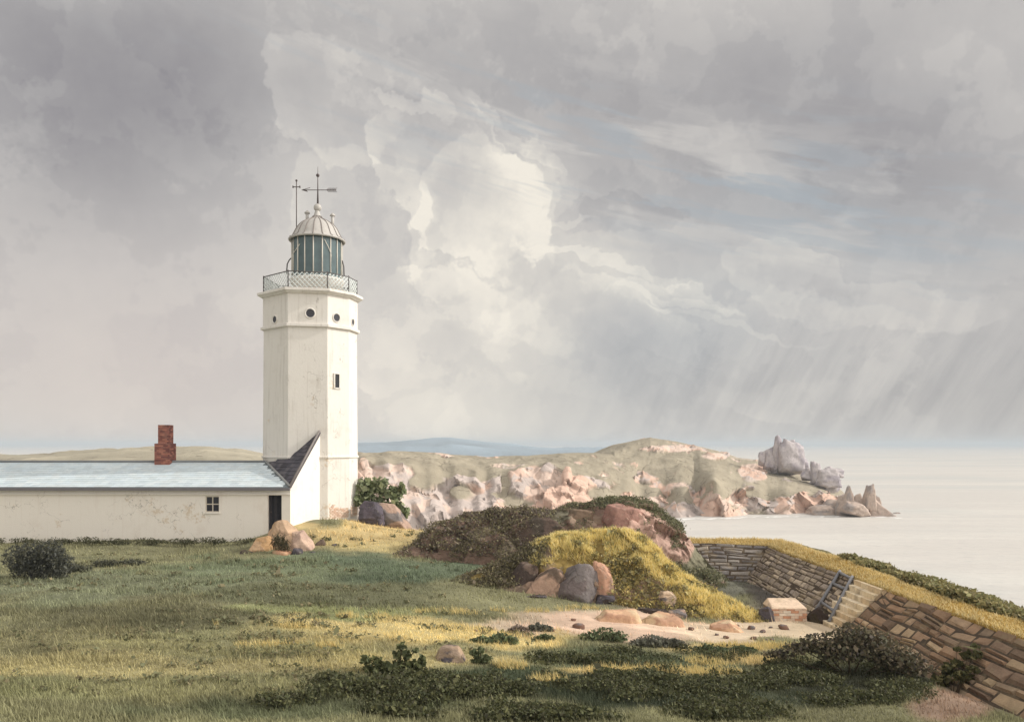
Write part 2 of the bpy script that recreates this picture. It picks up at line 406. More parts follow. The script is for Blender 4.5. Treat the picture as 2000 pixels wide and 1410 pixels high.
def gz(x, y):
    x = np.asarray(x, float); y = np.asarray(y, float); sh = x.shape
    q = np.stack([x.ravel(), y.ravel()], 1); out = np.empty(len(q))
    for i in range(0, len(q), 20000):
        b = q[i:i + 20000]
        out[i:i + 20000] = _phi(((b[:, None] - _pts[None, :, :2]) ** 2).sum(-1)) @ _w[:_n] + _w[_n] + b @ _w[_n + 1:]
    out = out.reshape(sh)
    return out + (fbm(x * 0.9, y * 0.9, 0, 3, 4) - 0.5) * 0.16
def gz1(x, y): return float(gz(np.array([x]), np.array([y]))[0])

# what grows where, plus shade painted in the hollow: colour and cover, ragged patches
_zone = [  # (column, row, half width, half height, colour, cover, strength) - placed on the ground they fall on
    (250,1150,420,34,(122,124,88),1,.8),(300,1195,430,34,(116,110,72),1,.85),(120,1245,260,40,(126,116,72),1,.7),
    (420,1262,330,16,(150,140,84),1,.7),(250,1300,420,26,(168,152,92),1,.8),(120,1345,200,26,(140,136,84),1,.8),
    (420,1345,300,24,(150,142,88),1,.8),
    (560,1110,330,30,(114,122,84),1,.8),(820,1112,190,34,(102,112,80),1,.9),(640,1160,260,26,(108,106,70),1,.85),
    (650,1195,240,16,(150,150,88),1,.8),(760,1228,300,30,(196,172,100),1,.95),(480,1235,200,14,(140,134,84),1,.7),
    (980,1238,240,26,(208,182,106),1,.9),(740,1285,240,24,(178,160,96),1,.85),
    (700,1042,150,24,(212,180,106),1,.95),(760,1065,170,16,(196,172,102),1,.8),
    (1090,1214,140,18,(200,172,136),.25,.9),(1250,1224,210,28,(224,184,146),.05,1),(1450,1228,170,26,(222,192,150),.05,1),
    (1570,1232,110,20,(226,196,150),.03,1),(1330,1186,160,12,(140,118,100),.3,.8),
    (1050,1290,160,12,(196,174,108),1,.8),(1230,1290,240,20,(98,106,72),1,.85),(1420,1263,120,10,(206,178,104),1,.9),
    (1270,1312,190,9,(204,176,100),1,.95),(1480,1288,110,8,(196,168,98),1,.9),
    (560,1385,330,18,(96,100,64),1,.8),(900,1340,330,34,(72,80,52),1,.95),(1300,1360,420,34,(62,68,46),1,.95),(1650,1320,200,40,(66,66,46),1,.95),
    (1880,1375,90,40,(160,126,98),.15,.9),(1560,1165,120,26,(92,82,74),.15,.9),(1420,1140,70,26,(112,108,92),.6,.8)]  # the dark patch in the hollow is the side wall's shadow, painted in
def zone(x, y, z):
    px, py = pix(x, y, z)
    wx = (fbm(x * 0.8, y * 0.8, 0, 21, 5) - 0.5); wy = (fbm(x * 0.5, y * 0.5, 0, 22, 4) - 0.5)
    col = np.ones(px.shape + (3,)) * np.array(C(134, 128, 84)); cov = np.ones(px.shape)
    for cx, cy, rx, ry, c, k, s in _zone:
        d = ((px - cx) / rx + wx * 1.1) ** 2 + ((py - cy) / ry + wy * 2.2) ** 2
        f = (1 - np.clip((d - 0.35) / 0.9, 0, 1)); f = f * f * (3 - 2 * f) * s
        f = np.where(y > 4, f, 0)
        col = col * (1 - f[..., None]) + np.array(C(*c)) * f[..., None]; cov = cov * (1 - f) + k * f
    far = np.clip((y - 40) / 6, 0, 1)
    col = col * (1 - far[..., None]) + np.array(C(128, 120, 92)) * far[..., None]
    st = (fbm(x * 0.22 + 3, y * 1.3, 0, 31, 5) - 0.5)
    st2 = (fbm(x * 2.1, y * 2.1, 0, 33, 3) - 0.5)
    lum = (col * (.25, .65, .10)).sum(-1)[..., None]; col = lum + (col - lum) * .80; col = col * (.95, 1.0, 1.10)
    return col * (1 + st * 0.7 + st2 * 0.35)[..., None], cov

def grid_faces(nu, nv):
    i = np.arange(nu - 1)[:, None]; j = np.arange(nv - 1)[None]
    a = i * nv + j
    return np.stack([a, a + nv, a + nv + 1, a + 1], -1).reshape(-1, 4)
def axis(*seg):
    out = []
    for a, b, s in seg: out += list(np.arange(a, b, s))
    return np.array(out + [seg[-1][1]])
gx = axis((-60, -28, 1.2), (-28, 16, 0.22), (16, 40, 1.2)); gy = axis((2, 10, .8), (10, 40, 0.22), (40, 66, 1.0))
GX, GY = np.meshgrid(gx, gy, indexing='ij'); GZ = gz(GX, GY)
gc, gcov = zone(GX, GY, GZ)
structure(mesh_np('ground', np.stack([GX, GY, GZ], -1).reshape(-1, 3), grid_faces(len(gx), len(gy)), M['ground'], col=(gc * 0.88).reshape(-1, 3), smooth=True))

# ------------------------------------------------------------------ sea
m, nt, b = mat_new('sea_water', 0.5, 0.15)
p = geo_pos(nt)
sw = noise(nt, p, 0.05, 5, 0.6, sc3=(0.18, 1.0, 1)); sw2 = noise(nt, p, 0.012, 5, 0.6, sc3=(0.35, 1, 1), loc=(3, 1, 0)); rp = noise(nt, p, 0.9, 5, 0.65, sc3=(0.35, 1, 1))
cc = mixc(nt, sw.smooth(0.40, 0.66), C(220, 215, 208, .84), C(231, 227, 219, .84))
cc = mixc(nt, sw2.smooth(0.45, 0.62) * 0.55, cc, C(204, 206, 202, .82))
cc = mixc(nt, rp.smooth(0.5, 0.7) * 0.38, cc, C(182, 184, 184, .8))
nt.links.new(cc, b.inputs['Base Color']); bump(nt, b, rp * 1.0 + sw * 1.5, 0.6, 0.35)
M['sea'] = m
SX = 9000
structure(mesh_np('sea', [(-SX, -200, 0), (SX, -200, 0), (SX, 12000, 0), (-SX, 12000, 0)], [(0, 1, 2, 3)], m))

# ------------------------------------------------------------------ headland, hills
def keyed(ks, x):
    k = np.array(ks, float); return np.stack([np.interp(x, k[:, 0], k[:, i]) for i in range(1, k.shape[1])], -1)
GRASSF = C(172, 162, 142, .84); CLIFF = C(236, 212, 196, .85); CLIFF2 = C(230, 196, 176, .85); CLIFFG = C(204, 190, 182, .82)
def headland(name, keys, px0, px1, seed, crag=2.2, dz=60, cliffy=1.0, grass=GRASSF, patches=(), slope=16):
    """keys: column, ridge row, cliff-top row, waterline row"""
    nu = 520; cols = np.linspace(px0, px1, nu); k = keyed(keys, cols)
    ridge, top, wl = k[:, 0], k[:, 1], k[:, 2]
    top = top + (fbm(cols * 0.028, 0, 0, seed, 2) - 0.5) * 34 * cliffy; top = np.clip(top, ridge + 2, wl - 3)
    Yw = CZ * F / (wl - 868) + (fbm(cols * 0.012, 7, 0, seed + 1, 3) - .5) * 14
    Yt = Yw + slope + (fbm(cols * 0.015, 5, 0, seed + 1, 2) - 0.5) * 20; Yr = np.maximum(Yw + dz, Yt + 12)
    zt = CZ + (868 - top) / F * Yt; zr = CZ + (868 - ridge) / F * Yr
    ks = np.ones(61) / 61; Yts = np.convolve(np.pad(Yt, 30, 'edge'), ks, 'valid'); zts = np.convolve(np.pad(zt, 30, 'edge'), ks, 'valid')
    rows = []; mask = []; T_ = []
    NT = 52
    for i in range(NT + 1):                          # broken cliff and scree
        t = i / NT; rows.append((Yw + (Yt - Yw) * t, -1.5 + (zt + 1.5) * t ** .85)); mask.append(np.ones(nu)); T_.append(t)
    NG = 40
    for i in range(1, NG + 1):                       # grassy slope to the ridge
        t = i / NG; w_ = min(1, t * 3.0); Ya = Yt * (1 - w_) + Yts * w_; za = np.minimum(zt * (1 - w_) + zts * w_, zr + .3)
        rows.append((Ya + (Yr - Ya) * t, za + (zr - za) * math.sin(t * math.pi / 2) ** 0.9 + (fbm(cols * 0.03, t * 4, 0, seed + 6, 4) - 0.5) * 2.4 * math.sin(math.pi * t))); mask.append(np.zeros(nu)); T_.append(1)
    for i in range(1, 9):                            # the far side falls to the sea
        t = i / 8; rows.append((Yr + 70 * t, zr - (zr + 3) * t ** 1.5)); mask.append(np.zeros(nu)); T_.append(1)
    Y = np.stack([r[0] for r in rows], 1); Z = np.stack([r[1] for r in rows], 1); X = ((cols - 1000) / F)[:, None] * Y
    mk = np.stack(mask, 1); tt = np.array(T_)[None] + 0 * Y
    PX, PY = pix(X, Y, Z)
    edge = fbm(X * 0.10, Y * 0.10, Z * 0.22, seed + 8, 5)
    rock = np.where(mk > 0.5, np.clip((0.92 - tt + (edge - 0.5) * 2.4) / 0.10, 0, 1), np.clip((edge - 0.66) / 0.03, 0, 1))
    for cx, cy, rx, ry, v in patches:
        d = ((PX - cx) / rx) ** 2 + ((PY - cy) / ry) ** 2 + (edge - 0.5) * 2.2
        f = np.clip((1 - d) / 0.30, 0, 1); rock = rock * (1 - f) + v * f
    # crags: tilted facets of two sizes, standing out where the rock is bare
    wx = (fbm(X * .15, Z * .2, Y * .15, seed + 14, 3) - .5) * 5
    q1 = voro((X + wx) / 8.5, Y / 9.5, (Z + wx * .6) / 9.0, seed + 15); q2 = voro((X + wx * .4) / 3.2, Y / 4.0, Z / 2.2, seed + 16)
    f1 = (q1[0] - .5) * 1.0 + (q1[1] * q1[2]).sum(-1) * 2.2; f2 = (q2[0] - .5) * .7 + (q2[1] * q2[2]).sum(-1) * 1.6
    amp = rock * np.clip(np.where(mk > .5, np.minimum(tt * 6, 1), .6), 0, 1)
    dsp = (f1 * 1.7 + f2 * .62) * crag * amp * .8
    Y2 = Y - dsp * .8; Z2 = Z + dsp * .45 + (edge - .5) * 1.2 * (1 - rock); X2 = X + (q1[1][..., 0] * 1.2) * amp
    tone = (q1[0] * .6 + q2[0] * .4)[..., None]
    rc = np.array(CLIFF) * (1 - np.clip((tone - .48) / .1, 0, 1)) + np.array(CLIFF2) * np.clip((tone - .48) / .1, 0, 1)
    o2 = np.clip((fbm(X * 0.07, Z * 0.14, Y * .07, seed + 10, 4) + (q2[0] - .5) * .25 - 0.54) / 0.04, 0, 1)[..., None]; rc = rc * (1 - o2) + np.array(CLIFFG) * o2
    rc = rc * (0.86 + .22 * q2[0])[..., None]
    gcv = np.array(grass) * (0.78 + 0.45 * fbm(X * 0.05, Y * 0.05, 0, seed + 12, 5))[..., None] * (1 + (fbm(X * .4, Y * .4, Z * .4, seed + 13, 3) - .5) * .35)[..., None]
    col = gcv * (1 - rock[..., None]) + rc * rock[..., None]
    return structure(mesh_np(name, np.stack([X2, Y2, Z2], -1).reshape(-1, 3), grid_faces(nu, len(rows)), M['cliff'], col=col.reshape(-1, 3), smooth=False))
headland('headland', [(560,889,905,1046),(690,884,905,1040),(760,880,905,1038),(850,884,900,1034),(900,888,915,1031),(950,893,930,1029),(1000,890,915,1026),(1050,888,916,1024),
    (1110,885,916,1022),(1160,884,940,1019),(1200,887,935,1017),(1240,889,955,1015),(1300,888,956,1012),(1360,893,952,1010),(1410,908,962,1008.5),(1450,935,968,1007),
    (1478,962,982,1006),(1495,985,992,1005.5),(1506,1003,1004,1005)], 560, 1506, 40, slope=22,
    patches=[(830,935,38,26,0),(1130,950,60,18,1),(1040,930,26,24,1),(750,935,50,22,1),(1330,905,110,12,0),(985,940,12,26,0),(1180,965,40,14,0),(900,960,30,16,0)])
headland('hill', [(1120,900,960,1012),(1160,884,960,1011),(1200,868,960,1010),(1270,855,958,1009),(1320,862,955,1008),(1400,880,954,1007),(1440,893,952,1006.5),(1480,898,960,1006),
    (1540,910,972,1005.5),(1575,922,966,1005),(1600,936,962,1005),(1640,958,968,1004.5),(1672,985,990,1004),(1690,1001,1002,1003.5)], 1120, 1690, 60, dz=85, slope=12,
    patches=[(1320,876,60,7,1),(1400,890,30,6,1),(1470,925,28,20,1)])
# a line of broken surf where the sea meets the headland
sx = np.linspace(1180, 1760, 240); wlv = np.interp(sx, [1180, 1300, 1410, 1506, 1575, 1690, 1760], [1018, 1012, 1008.5, 1005.3, 1005.2, 1006, 1007])
sy = CZ * F / (wlv - 868) - 4 + (fbm(sx * .05, 3, 0, 5, 4) - .5) * 8; sww = 1.2 + 5 * np.clip(fbm(sx * .06, 9, 0, 6, 4) - .42, 0, 1)
sa = np.stack([(sx - 1000) / F * sy, sy, 0 * sx + .05], 1); sb_ = sa - np.stack([0 * sx, sww, 0 * sx], 1)
stuff(mesh_np('surf', np.stack([sa, sb_], 1).reshape(-1, 3), grid_faces(240, 2), plain('foam', (.84, .83, .80), .7, .2, .05, .4)))
# the inland rise behind the cottage and the far coast, tinted blue for the air
def ridge_sheet(name, keys, Y, depth, zb, seed, col, front=0, mat='cliff'):
    cols = np.linspace(keys[0][0], keys[-1][0], 260); r = keyed(keys, cols)[:, 0]
    zr = CZ + (868 - r) / F * Y; rows = []
    for i in range(25):
        t = i / 24; rows.append((front + (Y - front) * t, zb + (zr - zb) * math.sin(t * math.pi / 2) ** 1.2))
    for i in range(1, 9):
        t = i / 8; rows.append((Y + depth * t, zr - (zr - min(zb, -2)) * t ** 1.6))
    X = ((cols - 1000) / F)[:, None] * np.array([q[0] for q in rows])[None]
    Yv = np.broadcast_to(np.array([q[0] for q in rows])[None], X.shape); Z = np.stack([q[1] + 0 * zr for q in rows], 1)
    s = 20.0 / Y
    nz = fbm(X * s, Yv * s, 0, seed, 5) - 0.5; Z = Z + nz * (Y * 0.008)
    c = np.array(col) * (1 + nz * 0.8)[..., None]
    return structure(mesh_np(name, np.stack([X, Yv, Z], -1).reshape(-1, 3), grid_faces(len(cols), len(rows)), M[mat], col=c.reshape(-1, 3), smooth=True))
ridge_sheet('inland_hill', [(-700,905),(-200,895),(48,886),(180,878),(300,874),(400,872),(470,880),(515,888),(600,886),(660,905)], 190, 120, CZ - 5.2, 71, C(182, 174, 154, .8), front=62)
ridge_sheet('distant_coast', [(560,872),(690,868),(780,862),(880,857),(950,865),(1050,874),(1120,876),(1200,876),(1260,878)], 1900, 900, -3, 75, C(156, 172, 184, .8), front=1120)  # haze blue is mixed into the coast's own colour

# ================================================================== ROCKS
def ico(sub=3):
    import bmesh
    bm = bmesh.new(); bmesh.ops.create_icosphere(bm, subdivisions=sub, radius=1)
    V = np.array([v.co[:] for v in bm.verts]); Fs = np.array([[v.index for v in f.verts] for f in bm.faces]); bm.free()
    return V, Fs
_ICO = {k: ico(k) for k in (2, 3, 4, 5)}
def rock_shape(seed, sub=4, cuts=11, taper=0.0, lean=(0, 0), rough=0.06, lo=0.5, hi=0.85, box=0.0):
    D, Fs = _ICO[sub]; r = np.random.default_rng(seed); rad = np.full(len(D), 1.5)
    N_ = r.normal(size=(cuts + 5, 3)); N_[:, 2] = N_[:, 2] * .8 + .1; N_ /= np.linalg.norm(N_, axis=1)[:, None]
    ax = np.array([(1, 0, 0), (-1, 0, 0), (0, 1, 0), (0, -1, 0), (0, 0, 1), (0, 0, -1)], float) + r.normal(0, .22 - .12 * box, (6, 3)); ax /= np.linalg.norm(ax, axis=1)[:, None]
    for n, d in [(n, r.uniform(.66, .98)) for n in N_] + [(n, r.uniform(.60, .85)) for n in ax]:
        c = D @ n; rad = np.minimum(rad, np.where(c > .05, d / np.maximum(c, .05), 9))
    V = D * rad[:, None]
    zz = (V[:, 2] + 1) / 2
    V[:, :2] *= (1 - taper * np.clip(zz, 0, 1.1))[:, None]; V[:, 0] += lean[0] * zz; V[:, 1] += lean[1] * zz
    q = V * 2.6 + seed * 3.1
    q2 = voro(q[:, 0] * .9, q[:, 1] * .9, q[:, 2] * 1.2, seed + 2)
    chip = (q2[0] - .5) * .5 + (q2[1] * q2[2]).sum(-1) * .9 - np.clip(.10 - q2[3], 0, .1) * 4
    dsp = fbm(q[:, 0] * 1.6, q[:, 1] * 1.6, q[:, 2] * 1.6, seed, 5) - 0.5
    lay = fbm(q[:, 0] * 0.4, q[:, 1] * 0.4, q[:, 2] * 3, seed + 5, 3) - 0.5
    V = V * (1 + dsp * rough * 1.2 + lay * rough * 1.2 + chip * rough * 1.3)[:, None]
    lo_, hi_ = V.min(0), V.max(0)
    return (V - (lo_ + hi_) / 2) / ((hi_ - lo_) / 2), Fs
def rock_col(V, seed, cols):
    q = V * 1.3 + seed
    c = np.ones((len(V), 3)) * np.array(cols[0])
    for i, cc in enumerate(cols[1:]):
        f = np.clip((fbm(q[:, 0], q[:, 1], q[:, 2], seed + 31 + i * 7, 4) - 0.52) / 0.06, 0, 1)[:, None]; c = c * (1 - f) + np.array(cc) * f
    return c
def rock(name, label, x0, x1, y0, y1, Y, cols, seed, cat='rock', group=None, depth=0.8, sink=0.12, parent=None, mat='rock', sub=5, **kw):
    V, Fs = rock_shape(seed, sub, **kw)
    w = (x1 - x0) / 2 / F * Y; h = (y1 - y0) / 2 / F * Y
    zb = CZ + (868 - y1) / F * Y; zt = CZ + (868 - y0) / F * Y; zb -= (zt - zb) * sink
    c = rock_col(V, seed, cols)
    V = V * np.array((w, max(w * depth, 0.02), (zt - zb) / 2))
    X0 = ((x0 + x1) / 2 - 1000) / F * Y
    base = (X0, Y, zb)
    o = mesh_np(name, V + np.array((0, 0, (zt - zb) / 2)), Fs, M[mat], None, col=c, smooth=False)
    o.location = base
    return tag(o, label, cat, group)
GREY = C(150, 142, 140, .62); DGREY = C(110, 104, 110, .60); PINK = C(206, 176, 158, .70); TAN = C(206, 172, 138, .72); ORNG = C(212, 162, 130, .74)
BRWN = C(132, 114, 100, .62); DBR = C(92, 80, 74, .60); CREAM = C(226, 200, 172, .75); REDD = C(176, 138, 124, .68)

# ------------------------------------------------------------------ the two mounds
def mound(name, keys, seed, colf, label, cat, rough=0.22, ang=1.0):
    k = np.array(keys, float); n = 340
    t = np.linspace(0, len(k) - 1, n); kk = np.stack([np.interp(t, np.arange(len(k)), k[:, i]) for i in range(5)], 1)
    ker = np.ones(9) / 9
    for i in range(1, 5): kk[4:-4, i] = np.convolve(kk[:, i], ker, 'valid')
    cr = np.array([P(a, b_, y) for a, b_, y, _, _ in kk])
    rows = []
    N1, N2 = 64, 30
    for i in range(N1 + 1):
        s = i / N1; y = cr[:, 1] - kk[:, 3] * (1 - s); x = cr[:, 0] + 0 * s
        zb = gz(x, cr[:, 1] - kk[:, 3]) - 0.25
        rows.append(np.stack([x, y, zb + (cr[:, 2] - zb) * np.sin(s * math.pi / 2) ** 0.85], 1))
    for i in range(1, N2 + 1):
        s = i / N2; y = cr[:, 1] + kk[:, 4] * s; x = cr[:, 0]
        zb = gz(x, cr[:, 1] + kk[:, 4]) - 0.3
        rows.append(np.stack([x, y, zb + (cr[:, 2] - zb) * np.cos(s * math.pi / 2) ** 0.9], 1))
    V = np.stack(rows, 1); sh = V.shape; q = V.reshape(-1, 3).copy()
    d = np.abs(fbm(q[:, 0] * 0.55 + q[:, 2] * .5, q[:, 1] * 0.55, q[:, 2] * 0.4, seed, 4) - 0.5) * -2 + 0.35
    d2 = fbm(q[:, 0] * 2.2, q[:, 1] * 2.2, q[:, 2] * 2.2, seed + 3, 4) - 0.5
    edge = np.clip(np.concatenate([np.linspace(0, 1, N1 + 1), np.linspace(1, 0, N2 + 1)[1:]]) * 4, 0, 1)
    crest = np.clip(1 - np.abs(np.arange(N1 + N2 + 1) - N1) / 8.0, 0, 1)
    v1 = voro(q[:, 0] / 1.1 + q[:, 2] * .5, q[:, 1] / 1.1, q[:, 2] / 1.0, seed + 7); v2 = voro(q[:, 0] / .42, q[:, 1] / .42, q[:, 2] / .36, seed + 8)
    d3 = (v1[0] - .5) * .6 + (v1[1] * v1[2]).sum(-1) * 1.5 + ((v2[0] - .5) * .6 + (v2[1] * v2[2]).sum(-1) * 1.5) * .35
    a = (np.tile(edge * (1 - 0.6 * crest), (n, 1)).ravel())
    hgt = np.clip((np.repeat(cr[:, 2], N1 + N2 + 1) - gz(q[:, 0], q[:, 1])) / 1.0, 0.1, 1)
    V = q + np.stack([d2 * .3, -np.abs(d) * 0.3 - d2 * 0.5 - d3 * ang * 1.3, d * 1.0 + d2 * 0.6 + d3 * ang * .8], 1) * (rough * a * hgt)[:, None]
    px, py = pix(V[:, 0], V[:, 1], V[:, 2])
    c = colf(px, py, V) * (.86 + .2 * v1[0] + .12 * v2[0])[:, None]
    Fs = grid_faces(n, N1 + N2 + 1)[:, ::-1]
    o = mesh_np(name, V, Fs, M['rock'], None, col=c, smooth=False)
    tag(o, label, cat)
    return o, V.reshape(sh)
def patch(col, px, py, V, seed, items):
    w1 = fbm(V[:, 0] * 1.1, V[:, 2] * 1.6, V[:, 1] * .5, seed, 5) - 0.5; w2 = fbm(V[:, 0] * 1.3, V[:, 2] * 1.1, V[:, 1] * .5, seed + 4, 5) - 0.5
    for cx, cy, rx, ry, rot, c in items:
        cr_, sr = math.cos(R(rot)), math.sin(R(rot))
        u = ((px - cx) * cr_ + (py - cy) * sr) / rx + w1 * 1.6; v = ((py - cy) * cr_ - (px - cx) * sr) / ry + w2 * 1.6
        f = np.clip((1.05 - (u * u + v * v)) / 0.25, 0, 1)[:, None]; col = col * (1 - f) + np.array(c) * f
    return col
SCRUBC = C(86, 78, 66, .55)
def back_col(px, py, V):
    c = np.ones((len(V), 3)) * np.array(C(146, 122, 108, .72))
    f = np.clip((px - 1150) / 90 + (fbm(V[:, 0], V[:, 1], V[:, 2], 91, 4) - .5) * 2, 0, 1)[:, None]
    c = c * (1 - f) + np.array(C(196, 164, 148, .74)) * f
    return patch(c, px, py, V, 90, [(1220,1020,48,34,0,C(208,172,156,.76)),(1135,1015,34,20,0,C(180,156,136,.7)),(1060,1050,80,34,-50,C(152,132,118,.7)),(1300,1050,70,24,50,C(212,178,162,.76)),
        (930,1050,70,12,-35,C(140,128,104,.7)),(1000,1062,50,12,-35,C(146,134,114,.7)),(1090,1010,24,14,0,C(142,136,116,.7)),(1390,1110,60,40,0,C(142,138,116,.7))])
back_keys = [(775,1083,30.5,.3,.5),(820,1057,31.3,.8,1.2),(860,1028,31.8,1.2,1.6),(900,1009,32.2,1.6,2),(950,1000,32.5,1.9,2.3),(1000,995,32.7,2.1,2.4),(1060,997,32.8,2.3,2.5),(1130,988,33,2.5,2.6),
    (1165,980,33,2.6,2.8),(1200,973,33,2.7,2.8),(1250,981,33,2.7,2.6),(1290,1000,32.8,2.6,2.4),(1320,1030,32.6,2.4,2),(1350,1068,32.5,2,1.6),(1385,1105,32.2,1.4,1),(1415,1133,32,.7,.6)]
back_mound, BV = mound('rocky_mound', back_keys, 80, back_col, 'long dark mound of heather and red earth behind the yellow grassed knoll', 'mound', 0.3)
def front_col(px, py, V):
    c = np.ones((len(V), 3)) * np.array(C(176, 152, 92, .6))
    return patch(c, px, py, V, 95, [(850,1165,190,22,-12,C(112,108,80,.65)),(1010,1120,80,50,-45,C(142,124,108,.7)),(1160,1150,160,30,0,C(176,150,130,.72)),(1340,1190,130,16,12,C(166,146,122,.7)),(1290,1160,60,16,20,C(172,154,118,.7))])
front_keys = [(690,1174,25.3,.3,.5),(760,1164,25.9,.5,.8),(820,1152,26.3,.8,1),(900,1132,26.8,1.1,1.2),(960,1110,27.1,1.4,1.4),(1010,1086,27.4,1.7,1.5),(1050,1062,27.8,2,1.8),(1085,1049,28,2.1,2),(1130,1045,28,2.2,2),(1180,1041,28,2.3,2),
    (1225,1040,28,2.3,2),(1255,1054,28,2.3,2),(1290,1083,27.8,2.2,1.8),(1330,1122,27.4,2,1.5),(1380,1150,27,1.7,1.2),(1430,1176,26.5,1.2,.9),(1470,1198,26.1,.7,.6),(1500,1215,25.8,.3,.4)]
front_mound, FV = mound('grassy_knoll', front_keys, 84, front_col, 'steep knoll topped with bright yellow grass and broken by slabs of rock', 'knoll', 0.2)
def surf(V3, px, row0=0, row1=None):
    """surface points of a mound near a picture column"""
    pts = V3[:, row0:row1].reshape(-1, 3); a, b_ = pix(pts[:, 0], pts[:, 1], pts[:, 2]); return pts, a, b_
def on_mound(V3, px, py, nf):
    pts, a, b_ = surf(V3, px, 0, nf); i = np.argmin((a - px) ** 2 + (b_ - py) ** 2); return pts[i]

# slabs bedded in the knoll and lying about it
def slab(V3, label, x0, x1, y0, y1, cols, seed, nf=65, off=0.0, name='rock_slab', **kw):
    p = on_mound(V3, (x0 + x1) / 2, y0 * .35 + y1 * .65, nf); kw.setdefault('box', .7); kw.setdefault('lo', .72); kw.setdefault('hi', 1.05); kw['cuts'] = 7
    return rock(name, label, x0, x1, y0, y1, p[1] + off, cols, seed, cat='rock slab', **kw)
slab(FV, 'broad grey rock slab in the middle of the yellow knoll face', 1082, 1170, 1100, 1182, (GREY, C(138,126,124,.62)), 3, lean=(.35,.6), box=.35, taper=.25, depth=.6, off=.02)
slab(FV, 'pinkish orange rock slab leaning against the left of the grey slab', 1014, 1106, 1108, 1180, (C(206,172,150,.74), BRWN), 4, lean=(.9,.6), box=.3, taper=.3, depth=.55, off=.12)
slab(FV, 'orange rock standing at the right of the broad grey slab', 1156, 1208, 1096, 1176, (C(218,172,146,.76), C(206,174,154,.74)), 25, lean=(-.25,.5), box=.2, taper=.3, depth=.8, off=.1)
slab(FV, 'brown rock slab furthest left on the knoll beneath the scrub', 975, 1052, 1098, 1160, (C(142,122,110,.62), DBR), 6, lean=(.8,.6), box=.3, taper=.3, depth=.5, off=.1)
slab(FV, 'small cream boulder in the grass on the knoll right flank', 1284, 1322, 1152, 1180, (CREAM, GREY), 8, name='boulder')
slab(FV, 'squat pale pink boulder above the orange sandy bank', 1302, 1340, 1190, 1218, (PINK, GREY), 9, name='boulder', off=-.1)
slab(FV, 'dark flat stone wedged above the sandy bank beside the pale pink boulder', 1240, 1306, 1186, 1214, (DBR, GREY), 10, depth=.6, name='boulder')
for (x0, x1, y0, y1, lb, sd) in [(1012,1070,1160,1184,'dark stone at the foot of the pinkish orange slab', 12), (1040,1096,1168,1188,'blue grey stone under the broad grey slab', 13), (1160,1200,1160,1180,'dark stone at the foot of the orange rock', 14)]:
    slab(FV, lb, x0, x1, y0, y1, (DGREY, DBR), sd, name='boulder', group='stones along the foot of the knoll')
slab(BV, 'large dull red rock face under the top of the dark mound', 1172, 1262, 984, 1052, (C(192,150,136,.68), C(170,132,120,.66)), 15, lean=(.1,.5), cuts=14, depth=.5, off=.35)
slab(BV, 'brown banded rock left of the dull red face on the dark mound', 1104, 1166, 994, 1036, (C(160,136,116,.64), C(128,112,96,.62)), 16, lean=(.3,.5), cuts=14, depth=.5, off=.3)
slab(BV, 'long brown rock rib slanting up the dark mound', 1000, 1096, 1010, 1066, (C(126,108,98,.62), C(104,94,84,.6)), 17, lean=(1.0,.4), cuts=16, depth=.4, off=.3)
slab(BV, 'grey brown rock rib nearest the left end of the dark mound', 872, 930, 1034, 1072, (C(112,98,90,.6), DBR), 18, lean=(1.0,.4), cuts=16, depth=.4, off=.25)

# eroded sandy bank below the knoll
for i, (x0, x1, y0, y1, lb) in enumerate([(1150,1262,1192,1236,'orange sandstone ledge with a pale top at the left of the bank'), (1228,1340,1196,1244,'wide orange sandstone ledge split by dark cracks'), (1380,1462,1212,1240,'low pinkish sandstone ledge beside the path')]):
    Yb = 23.2 + i * .2
    rock('sandstone_ledge', lb, x0, x1, y0, y1, Yb, (C(224,184,150,.76), C(208,166,138,.74), C(232,204,168,.78)), 20 + i, cat='rock ledge', lean=(-.15, .5), cuts=9, depth=.5, sink=.5, box=.6, lo=.7, hi=1.0)

# boulders in front of the door
G1 = 'boulders in front of the cottage door'
rock('boulder', 'tall pointed tan boulder standing before the cottage door', 514, 606, 1014, 1086, 31.4, (C(216,184,154,.75), TAN), 31, taper=.9, lean=(-.12,.1), box=.4, lo=.6, hi=.95, cuts=12, depth=.7, group=G1)
rock('boulder', 'sloping pink boulder leaning on the right of the pointed tan one', 562, 620, 1036, 1088, 31.1, (C(220,190,168,.74), PINK), 32, taper=.55, lean=(-.45,.2), box=.4, lo=.6, hi=.95, cuts=12, depth=.9, group=G1)
rock('boulder', 'rounded orange boulder at the left of the pointed tan one', 478, 536, 1046, 1090, 30.9, (C(210,170,126,.74), TAN), 33, taper=.45, lean=(.25,.2), box=.1, lo=.6, hi=.95, cuts=14, depth=.8, group=G1)
rock('boulder', 'dark brown stone at the left foot of the orange boulder', 463, 500, 1074, 1095, 30.5, (DBR, BRWN), 34, group=G1, sub=3)
rock('boulder', 'thin dark slab under the orange boulder', 482, 546, 1080, 1096, 30.3, (BRWN, DBR), 35, depth=.5, group=G1, sub=3)
rock('boulder', 'small orange stone between the foot of the orange and pink boulders', 532, 572, 1072, 1096, 30.2, (TAN, ORNG), 36, group=G1, sub=3)
rock('boulder', 'dark wedge stone under the pink boulder', 566, 592, 1070, 1092, 30.2, (DGREY, DBR), 37, group=G1, sub=3)
rock('boulder', 'dark stone at the right foot of the pink boulder', 602, 626, 1076, 1090, 30.4, (DGREY, BRWN), 38, group=G1, sub=3)
rock('boulder', 'brown stone lying alone on the yellow grass right of the boulders', 612, 638, 1053, 1072, 31.6, (BRWN, DGREY), 39, taper=.5, sub=3)
